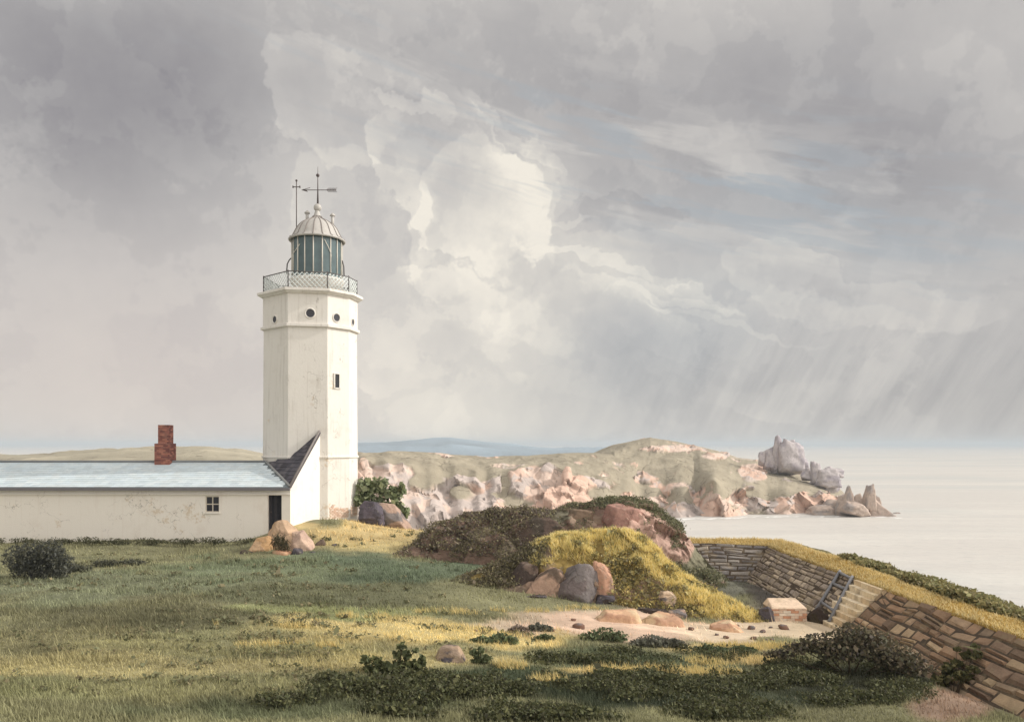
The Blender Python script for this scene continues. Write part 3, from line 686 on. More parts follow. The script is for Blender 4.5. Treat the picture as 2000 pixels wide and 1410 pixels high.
rock('boulder', 'tiny dark stone furthest right on the yellow grass near the boulders', 644, 660, 1061, 1072, 31.6, (DGREY, DBR), 40, taper=.6, sub=3)
# rocks beside the tower
rock('boulder', 'dark bluish boulder against the foot of the lighthouse', 699, 752, 978, 1022, 36.4, (C(120,112,122,.6), C(104,98,106,.58)), 41, taper=.4, lean=(-.1,.1), depth=.8)
rock('boulder', 'pale sloping slab beneath the leafy bush beside the lighthouse', 728, 806, 980, 1032, 36.9, (PINK, GREY), 42, taper=.3, lean=(-.7,.3), box=.4, lo=.6, hi=.95, cuts=12, depth=.5)
rock('boulder', 'pale cleft boulder in the front grass beside the leafy plant', 836, 914, 1262, 1306, 16.6, (C(178,156,136,.66), DGREY, C(196,168,142,.7)), 43, taper=.5, lean=(-.1,.1), box=.4, lo=.6, hi=.95, cuts=12, depth=.7)
# loose stones on the path
rs = np.random.default_rng(5)
for i, (px, py, w) in enumerate([(1468,1228,16),(1490,1234,12),(1505,1226,9),(1530,1228,22),(1472,1248,14),(1497,1250,7),(1508,1250,9),(1418,1246,12),(1400,1240,9),(1120,1212,12),(1080,1232,9),(1350,1230,14),(930,1232,9),(962,1230,8),(1440,1222,9),(1130,1226,24)]):
    Y = 19.0
    for _ in range(6):
        X = (px - 1000) / F * Y; Y = (CZ - gz1(X, Y)) * F / (py - 868)
    o = rock('stone', 'small loose stone lying on the sandy path below the knoll', px - w / 2, px + w / 2, py - w * .42, py + w * .12, Y, (C(150,118,102,.64), GREY), 50 + i, cat='stone', group='loose stones along the sandy path', sub=2)

# ------------------------------------------------------------------ rock stacks on the headland
STK = C(206, 198, 198, .8); STK2 = C(188, 180, 186, .78)
def stack(label, parts, Y, seed, cols=None):
    Vs, Fs_, cs = [], [], []; n = 0; X0 = ((parts[0][0] + parts[0][1]) / 2 - 1000) / F * Y
    for i, (x0, x1, y0, y1, tp, ln) in enumerate(parts):
        V, Fq = rock_shape(seed + i, 4, cuts=7, taper=tp, lean=(ln, 0), rough=.13, box=.5)
        cs.append(rock_col(V, seed + i, cols or (STK, STK2)))
        w = (x1 - x0) / 2 / F * Y; a = P((x0 + x1) / 2, (y0 + y1) / 2, Y + i * .8)
        V = V * np.array((w, w * .8, (y1 - y0) / 2 / F * Y)) + a
        Vs.append(V); Fs_.append(Fq + n); n += len(V)
    o = mesh_np('rock_stack', np.concatenate(Vs), np.concatenate(Fs_), M['rock'], None, col=np.concatenate(cs)); return tag(o, label, 'rock stack')
stack('tall grey rock stack with a square tower, standing on the headland skyline', [(1518,1572,856,926,.3,.05),(1507,1530,848,924,.1,.05),(1492,1518,870,920,.3,.1),(1480,1502,880,914,.5,0),(1545,1578,884,928,.3,.1),(1526,1552,858,900,.5,.1),(1552,1574,868,915,.4,-.1),(1498,1560,900,930,.2,0),(1535,1566,862,890,.6,.2)], 262, 100)
stack('jagged grey rock stack lower down the headland ridge towards the sea', [(1590,1640,914,952,.3,0),(1583,1606,900,950,.1,-.1),(1612,1648,914,934,.3,.2),(1606,1642,932,964,.3,0),(1562,1592,912,940,.8,.2),(1600,1632,910,940,.6,-.1),(1572,1626,938,964,.2,0)], 250, 110)
stack('brown twin pointed rock at the very tip of the headland', [(1640,1702,970,1012,.3,0),(1642,1668,946,1002,.75,.05),(1684,1712,944,1008,.7,-.05),(1690,1744,964,1013,.9,-.5),(1630,1660,966,1012,.4,0),(1660,1690,962,1010,.6,0),(1622,1750,998,1013,.2,0),(1650,1676,958,1000,.8,.1),(1700,1722,966,1010,.8,-.2),(1570,1640,984,1011,.4,.1),(1600,1665,974,1010,.5,.1),(1735,1768,1000,1012,.8,-.3)], 214, 120, (C(206, 186, 172, .78), C(182, 170, 164, .74)))

# ================================================================== LIGHTHOUSE
TX, TY, TR = -9.81, 37.5, 2.25
def tpx(th, r=TR): return 1000 + F * (TX + r * math.sin(th)) / (TY - r * math.cos(th))
def solve(px, r=TR):
    ths = np.linspace(R(-66), R(96), 4000); v = np.array([tpx(t, r) for t in ths]); return float(ths[np.argmin(abs(v - px))])
TH = [R(-67), solve(562), solve(640), solve(682), R(93)] + [R(d) for d in (140, 187, 240)]
def octo(r, cx=TX, cy=TY): return [(cx + r * math.sin(t), cy - r * math.cos(t)) for t in TH]
def zrow(py, Y): return CZ + (868 - py) / F * Y
YF = 35.3
lh = thing('lighthouse', 'tall white eight sided lighthouse with a glazed lantern and lattice gallery', 'lighthouse', (TX, TY, CZ - 3.9))
Z_BAND, Z_STR, Z_COR = zrow(893, YF), zrow(634, YF), zrow(566, YF)
MB().prism(octo(TR * 1.012), CZ - 4.6, Z_STR, octo(TR * 0.985)).build('shaft', M['white'], lh, 0.02)
MB().prism(octo(TR * 1.0), Z_STR + .07, Z_COR - .08).build('upper_stage', M['white'], lh, 0.02)
for z, r, h in ((Z_BAND, TR * 1.03, .05), (Z_STR, TR * 1.05, .07)):
    MB().prism(octo(r), z - h, z + h).build('string_course', M['white'], lh, 0.02)
m = MB(); m.prism(octo(TR * 1.04), Z_COR - .14, Z_COR - .04, octo(TR * 1.10)); m.prism(octo(TR * 1.12), Z_COR - .04, Z_COR + .09)
m.build('cornice', M['white'], lh, 0.015)
# gallery railing
zr0, zr1 = Z_COR + .13, zrow(528, 35.2)
ro = octo(TR * 0.985); rail = MB(); lat = MB(); LC = C(222, 228, 226, .92); RC = C(110, 104, 102, .55)
posts = [MB() for _ in ro]
for i in range(8):
    p, q = np.array(ro[i]), np.array(ro[(i + 1) % 8]); Ln = np.linalg.norm(q - p); u = (q - p) / Ln; h = zr1 - zr0
    rail.tube([(*p, zr1), (*q, zr1)], .026, 6, RC); rail.tube([(*p, zr0), (*q, zr0)], .02, 6, RC)
    posts[i].tube([(*p, Z_COR + .09), (*p, zr1 + .05)], .028, 6, RC)
    st = Ln / max(3, round(Ln / .21))
    for k in np.arange(-h, Ln, st):
        for sgn in (1, -1):
            a0, a1 = max(k, 0), min(k + h, Ln)
            if a1 - a0 < .04: continue
            za, zb = zr0 + (a0 - k), zr0 + (a1 - k)
            if sgn < 0: za, zb = zr1 - (a0 - k), zr1 - (a1 - k)
            lat.tube([(*(p + u * a0), za), (*(p + u * a1), zb)], .020, 4, LC)
rl = rail.build('gallery_railing', M['metal'], lh)
lat.build('lattice', M['metal'], rl)
for m in posts: m.build('post', M['metal'], rl)
# openings on the faces
def face_frame(i):
    a, b_ = np.array(octo(TR)[i]), np.array(octo(TR)[i + 1]); u = (b_ - a) / np.linalg.norm(b_ - a)
    return a, u, np.array((u[1], -u[0]))
def on_face(i, px, py, r=1.0):
    a, u, n = face_frame(i); k = (px - 1000) / F        # x = k*y on the sight line
    t = (k * a[1] - a[0]) / (u[0] - k * u[1]); xy = a + u * t
    return xy + n * (TR * (r - 1)), u, n, zrow(py, xy[1])
for i, px, py, rad in ((0, 537, 624, .155), (1, 606, 612, .195), (2, 657, 620.5, .175), (3, 688.5, 629.5, .15)):
    c, u, n, z = on_face(i, px, py, 1.0)
    ring = MB(); N = 28; V = []
    prof = [(rad + .055, 0), (rad + .055, .03), (rad + .02, .045), (rad, .03), (rad, .0)]
    for k in range(N):
        a = 2 * math.pi * k / N
        for rr, o_ in prof: V.append((*(c + u * rr * math.cos(a) + n * o_), z + rr * math.sin(a)))
    ring.add(V, [(k * 5 + j, ((k + 1) % N) * 5 + j, ((k + 1) % N) * 5 + j + 1, k * 5 + j + 1) for k in range(N) for j in range(4)])
    ring_o = ring.build('porthole', M['white'], lh)
    disc = MB(); disc.add([(*(c + u * rad * math.cos(2 * math.pi * k / N) + n * .008), z + rad * math.sin(2 * math.pi * k / N)) for k in range(N)], [tuple(range(N))])
    disc.build('pane', M['pane'], ring_o)
c, u, n, z = on_face(2, 658, 744, 1.0)
def face_box(mb, c, u, n, z, hw, hh, o0, o1, col=None):
    pts = [c - u * hw + n * o1, c + u * hw + n * o1, c + u * hw + n * o0, c - u * hw + n * o0]
    mb.hexa([(*q, z - hh) for q in pts], [(*q, z + hh) for q in pts], col)
fr = MB()
for du, dz, hw, hh in ((-.15, 0, .03, .36), (.15, 0, .03, .36), (0, .34, .12, .02), (0, -.345, .2, .03)): face_box(fr, c + u * du, u, n, z + dz, hw, hh, -.02, .035)
sw_ = fr.build('slit_window', M['white'], lh); pb = MB(); face_box(pb, c, u, n, z, .12, .32, -.02, .012); pb.build('pane', M['dark'], sw_)
# patch at the foot where the whitewash has fallen from the bricks
r_ = np.random.default_rng(3)
for fi, px0, px1 in ((2, 643, 681), (3, 684, 697)):
    bp = MB(); c, u, n, _ = on_face(fi, (px0 + px1) / 2, 1000, 1.0)
    bw = abs(on_face(fi, px1, 1000)[0] @ u - on_face(fi, px0, 1000)[0] @ u) / 2
    face_box(bp, c, u, n, CZ - 3.22, bw * .96, .22, -.03, .022, C(214, 190, 164, .8))
    for row in range(9):
        z = CZ - 3.42 + row * .075; a = -bw + (row % 2) * .09
        while a < bw - .1:
            if r_.random() < 1.05 - row * .06 and row < 6 or r_.random() < .3: face_box(bp, c + u * (a + .085), u, n, z, .08, .031, -.03, .028 + r_.random() * .012, random.choice([C(232, 204, 184, .84), C(224, 190, 168, .8), C(236, 216, 200, .86), C(230, 210, 192, .84)]))
            a += .175
    bp.build('bare_brickwork', M['brick'], lh)
# lantern
LX, LY, LR = (619.5 - 1000) / F * TY, TY, 1.18
zl0, zl1 = Z_COR + .09, zrow(468, LY)
lan = MB(); NL = 18; off = R(-8.4)
def lp(k, r): t = off + 2 * math.pi * k / NL; return (LX + r * math.sin(t + R(14)), LY - r * math.cos(t + R(14)))
ZW = .80; lan.prism([lp(k, LR) for k in range(NL)], zl0 + ZW - .05, zl1)
lo_ = lan.build('lantern_glazing', M['glass'], lh)
MB().lathe(LX, LY, [(LR + .07, zl0), (LR + .07, zl0 + ZW - .1), (LR + .12, zl0 + ZW - .07), (LR + .12, zl0 + ZW), (LR, zl0 + ZW)], 36).build('lantern_wall', M['white'], lh)
WM = C(226, 220, 208, .85)
for k in range(NL):
    a = lp(k, LR + .015); MB().tube([(*a, zl0 + ZW - .04), (*a, zl1)], .028, 6, WM).build('mullion', M['metal'], lo_)
def lw(px, py, r=LR + .03):             # point on the lantern drum seen at a column and row
    s_ = ((px - 1000) / F * LY - LX) / r; t = math.asin(max(-1, min(1, s_))); y = LY - r * math.cos(t); return (LX + r * math.sin(t), y, zrow(py, y))
for pts in ([(578, 527), (579, 497), (588, 488), (597, 477)], [(644, 468), (650, 482), (655, 498), (654, 520)]):
    MB().tube([lw(*q) for q in pts], .018, 6, WM).build('brace', M['metal'], lo_)
for sg, pts in ((-1, [(571, 502), (565, 508), (561, 516), (559.5, 536)]), (1, [(664, 504), (669, 511), (671.5, 522), (672, 541)])):
    MB().tube([(*P(a, b_, LY)[:2], zrow(b_, LY)) for a, b_ in pts], .03, 8, C(92, 86, 84, .6)).build('handrail', M['metal'], lh)
prof = [(LR + .02, zl1 - .02), (1.30, zl1 - .14), (1.36, zl1 - .10), (1.36, zl1 - .05)] + [(r / 40.0, zrow(py, LY)) for r, py in
        ((50, 468), (47, 464), (45, 460), (43, 456), (41, 452), (38.5, 447.5), (35, 443), (31, 439), (26, 435.5), (20, 432), (14.5, 429.5), (10, 426.5), (7.6, 423), (5.8, 419), (4.4, 414), (3.8, 409))]
dm = MB().lathe(LX, LY, prof, 40).build('dome', M['lead'], lh)
for k in range(NL):
    t = off + 2 * math.pi * k / NL + R(14)
    MB().tube([(LX + (r + .008) * math.sin(t), LY - (r + .008) * math.cos(t), z) for r, z in prof[3:-3]], .022, 5, C(150, 140, 134, .7)).build('rib', M['metal'], dm)
def ball(cx, cy, cz, r, n=10): return [(max(r * math.sin(math.pi * i / n), .004), cz - r * math.cos(math.pi * i / n)) for i in range(n + 1)]
MB().lathe(LX + .02, LY, ball(0, 0, zrow(406, LY), .19), 24).build('finial_ball', M['lead'], dm)
VX = LX + .03
vane = MB(); vane.tube([(VX, LY, zrow(400, LY)), (VX, LY, zrow(372, LY)), (VX, LY, zrow(326, LY))], .05, 8, r1=.008)
vane.lathe(VX, LY, ball(0, 0, zrow(343, LY), .085), 14)
vn_o = vane.build('vane_rod', M['iron'], lh)
ar = MB(); za = zrow(371.5, LY); xa = lambda px: (px - 1000) / F * LY
ar.tube([(xa(590), LY, za), (xa(657), LY, za)], .018, 6)
hx = xa(589)
ar.hexa([(hx, LY - .006, za - .01), (hx + .32, LY - .012, za - .09), (hx + .32, LY + .012, za - .09), (hx, LY + .006, za - .01)], [(hx, LY - .006, za + .01), (hx + .22, LY - .012, za + .02), (hx + .22, LY + .012, za + .02), (hx, LY + .006, za + .01)])
ar.tube([(hx + .05, LY, za + .01), (hx + .42, LY, za + .11)], .015, 5)
for k in range(6):
    x0 = xa(638) + k * .075
    for sg in (1, -1): ar.tube([(x0, LY, za), (x0 + .13, LY, za + sg * .105)], .012, 5)
ar.build('arrow', M['iron'], vn_o)
rod = MB(); rx = xa(579); rod.tube([(rx, LY, zrow(452, LY)), (rx, LY, zrow(353, LY))], .022, 6); zc = zrow(365.5, LY)
rod.tube([(rx - .17, LY, zc), (rx + .17, LY, zc)], .022, 6)
for sg in (-.17, .17): rod.box(rx + sg - .02, rx + sg + .02, LY - .03, LY + .03, zc - .055, zc + .055)
rod.lathe(rx, LY, ball(0, 0, zrow(353, LY), .055), 10); rod.build('conductor_rod', M['iron'], lh)
for px, y0, y1 in ((600, 412, 433), (649.5, 417, 441)):
    v = MB(); x0 = xa(px); v.lathe(x0, LY, [(.075, zrow(y1 + 3, LY)), (.075, zrow(y0 + 5, LY))], 14); v.lathe(x0, LY, [(.13, zrow(y0 + 5.5, LY)), (.135, zrow(y0 + 4, LY)), (.07, zrow(y0 + 1, LY)), (.02, zrow(y0 - 1, LY))], 14)
    v.build('ventilator', M['lead'], dm)

# ================================================================== COTTAGE
YC = 33.5
def cx_(px): return (px - 1000) / F * YC
XL, XR = -30.0, cx_(567)
ZE = zrow(957, YC); ZG = CZ - 5.0
cot = thing('cottage', 'long low whitewashed cottage with pale blue slate roof and lean-to against the lighthouse', 'cottage', (-18, YC, CZ - 4.3))
wx0, wx1, wz0, wz1 = cx_(401), cx_(428), zrow(1000, YC), zrow(969, YC)
dx0, dx1, dz1 = cx_(523), cx_(550), zrow(967, YC)
m = MB()
xs = [XL, wx0, wx1, dx0, dx1, XR]
for a, b_, z0, z1 in [(XL, wx0, ZG, ZE), (wx0, wx1, ZG, wz0), (wx0, wx1, wz1, ZE), (wx1, dx0, ZG, ZE), (dx0, dx1, dz1, ZE), (dx1, XR, ZG, ZE)]: m.box(a, b_, YC, YC + .35, z0, z1)
YB, YR = 39.0, 36.25; ZR = zrow(903, YR)
m.box(XL, TX - 2.0, YB - .3, YB, ZG, ZE); m.box(XL, XL + .3, YC + .35, YB - .3, ZG, ZE)
wl = m.build('wall', M['cottage'], cot)
MB().box(XL, XR + .02, YC - .10, YC - .004, ZE - .20, ZE - .165).build('drip_moulding', M['cottage'], cot)
# window and door
fr = MB(); WC = C(226, 216, 200, .85)
for a, b_, z0, z1 in [(wx0, wx0 + .035, wz0, wz1), (wx1 - .035, wx1, wz0, wz1), (wx0, wx1, wz0, wz0 + .035), (wx0, wx1, wz1 - .035, wz1), ((wx0 + wx1) / 2 - .02, (wx0 + wx1) / 2 + .02, wz0, wz1), (wx0, wx1, (wz0 + wz1) / 2 - .02, (wz0 + wz1) / 2 + .02)]:
    d_ = .001 * len(fr.V) / 8; fr.box(a, b_, YC + .05 + d_, YC + .11, z0, z1, WC)
wn = fr.build('window', M['wood'], cot)
for a, b_ in ((wx0 + .036, (wx0 + wx1) / 2 - .021), ((wx0 + wx1) / 2 + .021, wx1 - .036)):
    for z0, z1 in ((wz0 + .036, (wz0 + wz1) / 2 - .021), ((wz0 + wz1) / 2 + .021, wz1 - .036)): MB().box(a, b_, YC + .075, YC + .09, z0, z1).build('pane', M['pane'], wn)
MB().box(wx0 - .05, wx1 + .05, YC - .06, YC + .05, wz0 - .06, wz0 - .002).build('sill', M['cottage'], wn)
dr = MB()
for i in range(5):
    w = (dx1 - dx0) / 5; dr.box(dx0 + i * w + .004, dx0 + (i + 1) * w - .004, YC + .16 + .003 * (i % 2), YC + .21, ZG, dz1 - .01, random.choice([C(64, 62, 68, .7), C(56, 56, 62, .7), C(72, 70, 74, .7)]))
do = dr.build('door', M['wood'], cot)
hd = MB(); hd.lathe(dx0 + .1, YC + .13, ball(0, 0, zrow(1000, YC), .03), 10); hd.build('handle', M['iron'], do)
# roof slopes of separate slates on a solid deck
def slates(mb, O, U, V, LU, LV, rows, sw, cols, keep=None, th=.02):
    O, U, V = (np.array(q, float) for q in (O, U, V)); Nn = np.cross(U, V); Nn /= np.linalg.norm(Nn); rh = LV / rows
    for r in range(rows):
        x = -random.random() * sw
        while x < LU:
            w = sw * random.uniform(.9, 1.1); a, b_ = max(x, 0), min(x + w - .006, LU); x += w
            if b_ - a < .03: continue
            if keep and not keep((a + b_) / 2, (r + .5) * rh): continue
            c = random.choice(cols); k = random.uniform(.92, 1.06); c = tuple(q * k for q in c); j = random.uniform(-.008, .008)
            q = [O + U * a + V * (r * rh + j), O + U * b_ + V * (r * rh + j), O + U * b_ + V * min((r + 1) * rh + .05, LV), O + U * a + V * min((r + 1) * rh + .05, LV)]
            lo, hi = th * 1.3, th * .25
            mb.add([q[0] + Nn * .002, q[1] + Nn * .002, q[2] + Nn * .001, q[3] + Nn * .001, q[0] + Nn * lo, q[1] + Nn * lo, q[2] + Nn * hi, q[3] + Nn * hi],
                   [(4, 5, 6, 7), (0, 1, 5, 4), (1, 2, 6, 5), (3, 0, 4, 7)], c)
pA = np.array((-11.62, YR, ZR)); pB = np.array((XR + .02, YC - .14, zrow(951, YC))); pC = np.array((*on_face(1, 625, 842)[0], 0.0)); pC[2] = zrow(842, pC[1])
e0 = np.array((XL - .2, YC - .14, pB[2])); r0 = np.array((XL - .2, YR, ZR)); V_ = r0 - e0; LV = np.linalg.norm(V_); V_ /= LV
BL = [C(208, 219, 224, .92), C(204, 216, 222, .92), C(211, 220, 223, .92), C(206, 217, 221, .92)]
deck = MB()
deck.add([e0, pB, pA, r0, e0 - (0, 0, .09), pB - (0, 0, .09), pA - (0, 0, .09), r0 - (0, 0, .09)], [(0, 1, 2, 3), (7, 6, 5, 4), (0, 4, 5, 1), (1, 5, 6, 2), (2, 6, 7, 3), (3, 7, 4, 0)], C(150, 160, 164, .6))
rb0 = np.array((XL - .2, YB + .15, pB[2])); rb1 = np.array((TX - 1.7, YB + .15, pB[2])); 
deck.add([r0, pA, rb1, rb0], [(0, 1, 2, 3)], C(150, 160, 164, .6))
rf = deck.build('roof', M['slate'], cot)
sl_ = MB(); LUx = pB[0] - e0[0]; cutA = pA[0] - e0[0]
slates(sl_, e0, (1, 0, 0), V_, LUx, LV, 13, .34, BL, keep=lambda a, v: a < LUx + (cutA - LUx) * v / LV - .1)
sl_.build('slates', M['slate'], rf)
MB().tube([r0 + (0, 0, .03), pA + (0, 0, .03)], .07, 8, C(150, 154, 156, .6)).build('ridge', M['slate'], rf)
MB().box(XL - .2, XR + .05, YC - .26, YC - .145, pB[2] - .14, pB[2] - .03).build('gutter', M['gutter'], cot)
MB().tube([pA + (0, 0, .05), pB + (0, -.0, .05)], .055, 8, C(176, 176, 174, .7)).build('valley', M['slate'], rf)
# lean-to: dark slate slope rising to the tower and its pale end wall
an = np.cross(pB - pA, pC - pA); an /= np.linalg.norm(an); an = an if an[2] > 0 else -an
pM = np.array((*octo(TR)[1], 0.0)); pM[2] = pA[2] + (-(an[0] * (pM[0] - pA[0]) + an[1] * (pM[1] - pA[1])) / an[2])
deck = MB(); poly = [pA, pB, pC, pM]; dn = -an * .08
deck.add(poly + [q + dn for q in poly], [(0, 1, 2, 3), (7, 6, 5, 4)] + [(i, i + 4, (i + 1) % 4 + 4, (i + 1) % 4) for i in range(4)], C(96, 92, 100, .55))
lt = deck.build('lean_to_roof', M['slate'], cot)
U = np.cross((0, 0, 1.0), an); U /= np.linalg.norm(U); U = U if U[0] > 0 else -U
Vv = np.cross(an, U); Vv = Vv if Vv[2] > 0 else -Vv
uv = [((q - pB) @ U, (q - pB) @ Vv) for q in poly]; umin = min(a for a, _ in uv); umax = max(a for a, _ in uv); vmax = max(b_ for _, b_ in uv)
def inside(a, v):
    n_, ok = len(uv), False
    for i in range(n_):
        (x1, y1), (x2, y2) = uv[i], uv[(i + 1) % n_]
        if (y1 > v) != (y2 > v) and a < (x2 - x1) * (v - y1) / (y2 - y1) + x1: ok = not ok
    return ok
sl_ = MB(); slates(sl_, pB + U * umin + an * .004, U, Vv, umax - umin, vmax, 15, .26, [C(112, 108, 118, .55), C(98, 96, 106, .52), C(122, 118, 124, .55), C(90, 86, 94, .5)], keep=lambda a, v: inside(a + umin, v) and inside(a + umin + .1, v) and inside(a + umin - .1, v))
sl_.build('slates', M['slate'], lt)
d = pC[:2] - pB[:2]; d /= np.linalg.norm(d); nn = np.array((d[1], -d[0])) * .18
b2 = np.array((XR, YC + .002)); c2 = pC[:2] + d * .12
gw = MB(); zb2 = pB[2] - .09; zc2 = pC[2] - .09
gw.hexa([(*b2, ZG), (*c2, ZG), (*(c2 - nn), ZG), (*(b2 - nn + d * .1), ZG)], [(*b2, zb2), (*c2, zc2), (*(c2 - nn), zc2 - .05), (*(b2 - nn + d * .1), zb2 - .05)])
gw.build('lean_to_wall', M['cottage'], cot)
MB().tube([pB + an * .03, pC + an * .03], .05, 6, C(150, 142, 138, .7)).build('verge', M['slate'], lt)
# chimney
ch = MB(); YH = 36.25; rr = np.random.default_rng(8)
BC = [C(170, 112, 100, .75), C(152, 100, 92, .7), C(188, 130, 112, .78), C(138, 92, 88, .68), C(166, 118, 106, .7)]
def brick_stack(mb, x0, x1, y0, y1, z0, z1, bh=.075, bl=.21):
    mb.box(x0 + .012, x1 - .012, y0 + .012, y1 - .012, z0, z1, C(150, 120, 104, .6)); k = 0; z = z0
    while z < z1 - .01:
        zt = min(z + bh - .01, z1)
        for ax in (0, 1):
            a0, a1 = (x0, x1) if ax == 0 else (y0, y1); a = a0 - (k % 2) * bl / 2
            while a < a1:
                s_, e_ = max(a, a0 + (.0 if ax == 0 else .005)), min(a + bl - .01, a1 - (0 if ax == 0 else .005)); a += bl
                if e_ - s_ < .02: continue
                c = BC[rr.integers(5)]
                for f in (0, 1):
                    if ax == 0: mb.box(s_, e_, (y0 if f == 0 else y1 - .02), (y0 + .02 if f == 0 else y1), z, zt, c)
                    else: mb.box((x0 - .002 if f == 0 else x1 - .02), (x0 + .02 if f == 0 else x1 + .002), s_, e_, z, zt, c)
        z += bh; k += 1
xh = lambda px: (px - 1000) / F * YH
brick_stack(ch, xh(308), xh(337.5), YH - .34, YH + .36, ZR - .45, zrow(866, YH)); co_ = ch.build('chimney', M['brick'], rf)
c2m = MB(); brick_stack(c2m, xh(313), xh(334), YH - .24, YH + .26, zrow(866, YH) + .002, zrow(830, YH))
c2m.build('chimney_shaft', M['brick'], co_)

# ================================================================== THE WALLED HOLLOW
def masonry(name, label, pt, u0, u1, courses, smin, smax, cols, seed, out=.05, gap=.018, back=C(112, 98, 84, .6), thick=.5, cat='wall', split=True, undul=.06):
    """pt(u, v) -> point on a (battered) face, v in 0..1; each stone is its own block with a chamfered face"""
    r = np.random.default_rng(seed); mb = MB()
    def nrm(u, v):
        a = np.array(pt(u, v)); n_ = np.cross(np.array(pt(u + .05, v)) - a, np.array(pt(u, v + .05)) - a); n_ /= np.linalg.norm(n_); return n_ * FLIP
    FLIP = 1; tst = nrm((u0 + u1) / 2, .5); mid = np.array(pt((u0 + u1) / 2, .5))
    if tst @ (np.array((0, 5, CZ)) - mid) < 0: FLIP = -1
    nu = 24; us = np.linspace(u0, u1, nu); VV = []
    for u in us:
        n0, n1 = nrm(u, .1), nrm(u, .9)
        VV += [np.array(pt(u, 0)), np.array(pt(u, 1)), np.array(pt(u, 1)) - n1 * thick, np.array(pt(u, 0)) - n0 * thick]
    Fs = [(i * 4 + k, i * 4 + (k + 1) % 4, (i + 1) * 4 + (k + 1) % 4, (i + 1) * 4 + k) for i in range(nu - 1) for k in range(4)]
    Fs += [(3, 2, 1, 0), tuple((nu - 1) * 4 + k for k in range(4))]
    mb.add(VV, Fs, back)
    vs = np.cumsum([0] + [r.uniform(.7, 1.3) for _ in range(courses)]); vs = vs / vs[-1]
    for c_ in range(courses):
        u = u0 - r.uniform(0, smax) * .8
        while u < u1:
            w = r.uniform(smin, smax); a, b_ = max(u, u0), min(u + w, u1); u += w
            if b_ - a < .06: continue
            hgt = np.linalg.norm(np.array(pt(a, vs[c_ + 1])) - np.array(pt(a, vs[c_]))); gv = gap / hgt * (vs[c_ + 1] - vs[c_])
            if split and r.random() < .28 and b_ - a > .5:          # two thin stones in one course
                vm = vs[c_] + (vs[c_ + 1] - vs[c_]) * r.uniform(.38, .62); lay_ = [(vs[c_], vm), (vm, vs[c_ + 1])]
            else: lay_ = [(vs[c_], vs[c_ + 1])]
            for vl, vh in lay_:
              wob = r.uniform(-.22, .22, 4) * (vh - vl)
              a2, b2 = a + gap * .5, b_ - gap * .5; v0, v1 = vl + gv * .5, vh - gv * .5
              und = lambda q, w_: w_ + (vn(q * .9, w_ * 2.5, 0, seed + 3) - .5) * undul * min(1, w_ * 6, (1 - w_) * 6)
              cn = [(a2, v0 + wob[0] * .3), (b2, v0 + wob[1] * .3), (b2, v1 + wob[2] * .3), (a2, v1 + wob[3] * .3)]
              base = [pt(q, float(und(q, w_))) for q, w_ in cn]
              ch_ = min(.045, (b2 - a2) * .2); cv = ch_ / hgt * (vs[c_ + 1] - vs[c_])
              o_ = out * r.uniform(.15, 1.25); n_ = nrm((a + b_) / 2, (v0 + v1) / 2)
              cm_ = ((a2 + b2) / 2, (v0 + v1) / 2); jit = r.uniform(.6, 2.4, 4)
              top = []
              for (q, w_), jj in zip(cn, jit):
                  q2 = q + np.sign(cm_[0] - q) * ch_ * jj; w2 = w_ + np.sign(cm_[1] - w_) * min(cv * jj, (v1 - v0) * .3)
                  top.append(np.array(pt(q2, float(und(q2, w2)))) + n_ * (o_ + r.uniform(-.02, .02)))
              base = [np.array(q) - n_ * .01 for q in base]
              k = r.uniform(.70, 1.2); cc = cols[r.integers(len(cols))]
              mb.add(base + top, [(4, 5, 6, 7), (0, 1, 5, 4), (1, 2, 6, 5), (2, 3, 7, 6), (3, 0, 4, 7)], tuple(q * k for q in cc))
    o = mb.build(name, M['stone'])
    return tag(o, label, cat)
def side(u, v):
    top = np.array((11.5 + (34.5 - u) * .042, u, CZ - 4.6)); bot = np.array((10.25 + (34 - u) * .018, u, CZ - 6.05)); return bot * (1 - v) + top * v
def backw(u, v):
    y0 = 33.6; return np.array((u - .0 + (v) * 0, y0 + v * .9, CZ - 6.05 + v * 1.62)) if u < 9 else np.array((u + (u - 9) / 1.3 * v * 1.2, y0 + v * .9, CZ - 6.05 + v * 1.62 - (u - 9) / 1.3 * v * .12))
WCOL = [C(190, 162, 134, .76), C(178, 148, 122, .74), C(168, 146, 124, .73), C(200, 174, 142, .78), C(156, 132, 112, .7), C(184, 152, 124, .75)]
WCOLF = [C(196, 180, 160, .82), C(184, 168, 152, .8), C(204, 186, 164, .82), C(172, 158, 146, .76)]
WCOLB = [C(170, 162, 154, .74), C(156, 150, 146, .72), C(180, 170, 158, .74), C(144, 138, 136, .7)]
masonry('retaining_wall', 'near stretch of big brown battered stone blocks to the right of the steps', side, 11.5, 24.45, 7, .35, 1.0, WCOL, 1, out=.075, gap=.034, undul=.10)
masonry('retaining_wall', 'leaning brown stone wall with the grey ladder, beyond the steps', side, 26.25, 34.6, 9, .3, .8, WCOLF, 2, out=.035, undul=.08)
masonry('retaining_wall', 'dark grey upright stone wall closing the far end of the hollow', backw, 5.0, 10.32, 10, .3, .75, WCOLB, 3, out=.03, undul=.08)
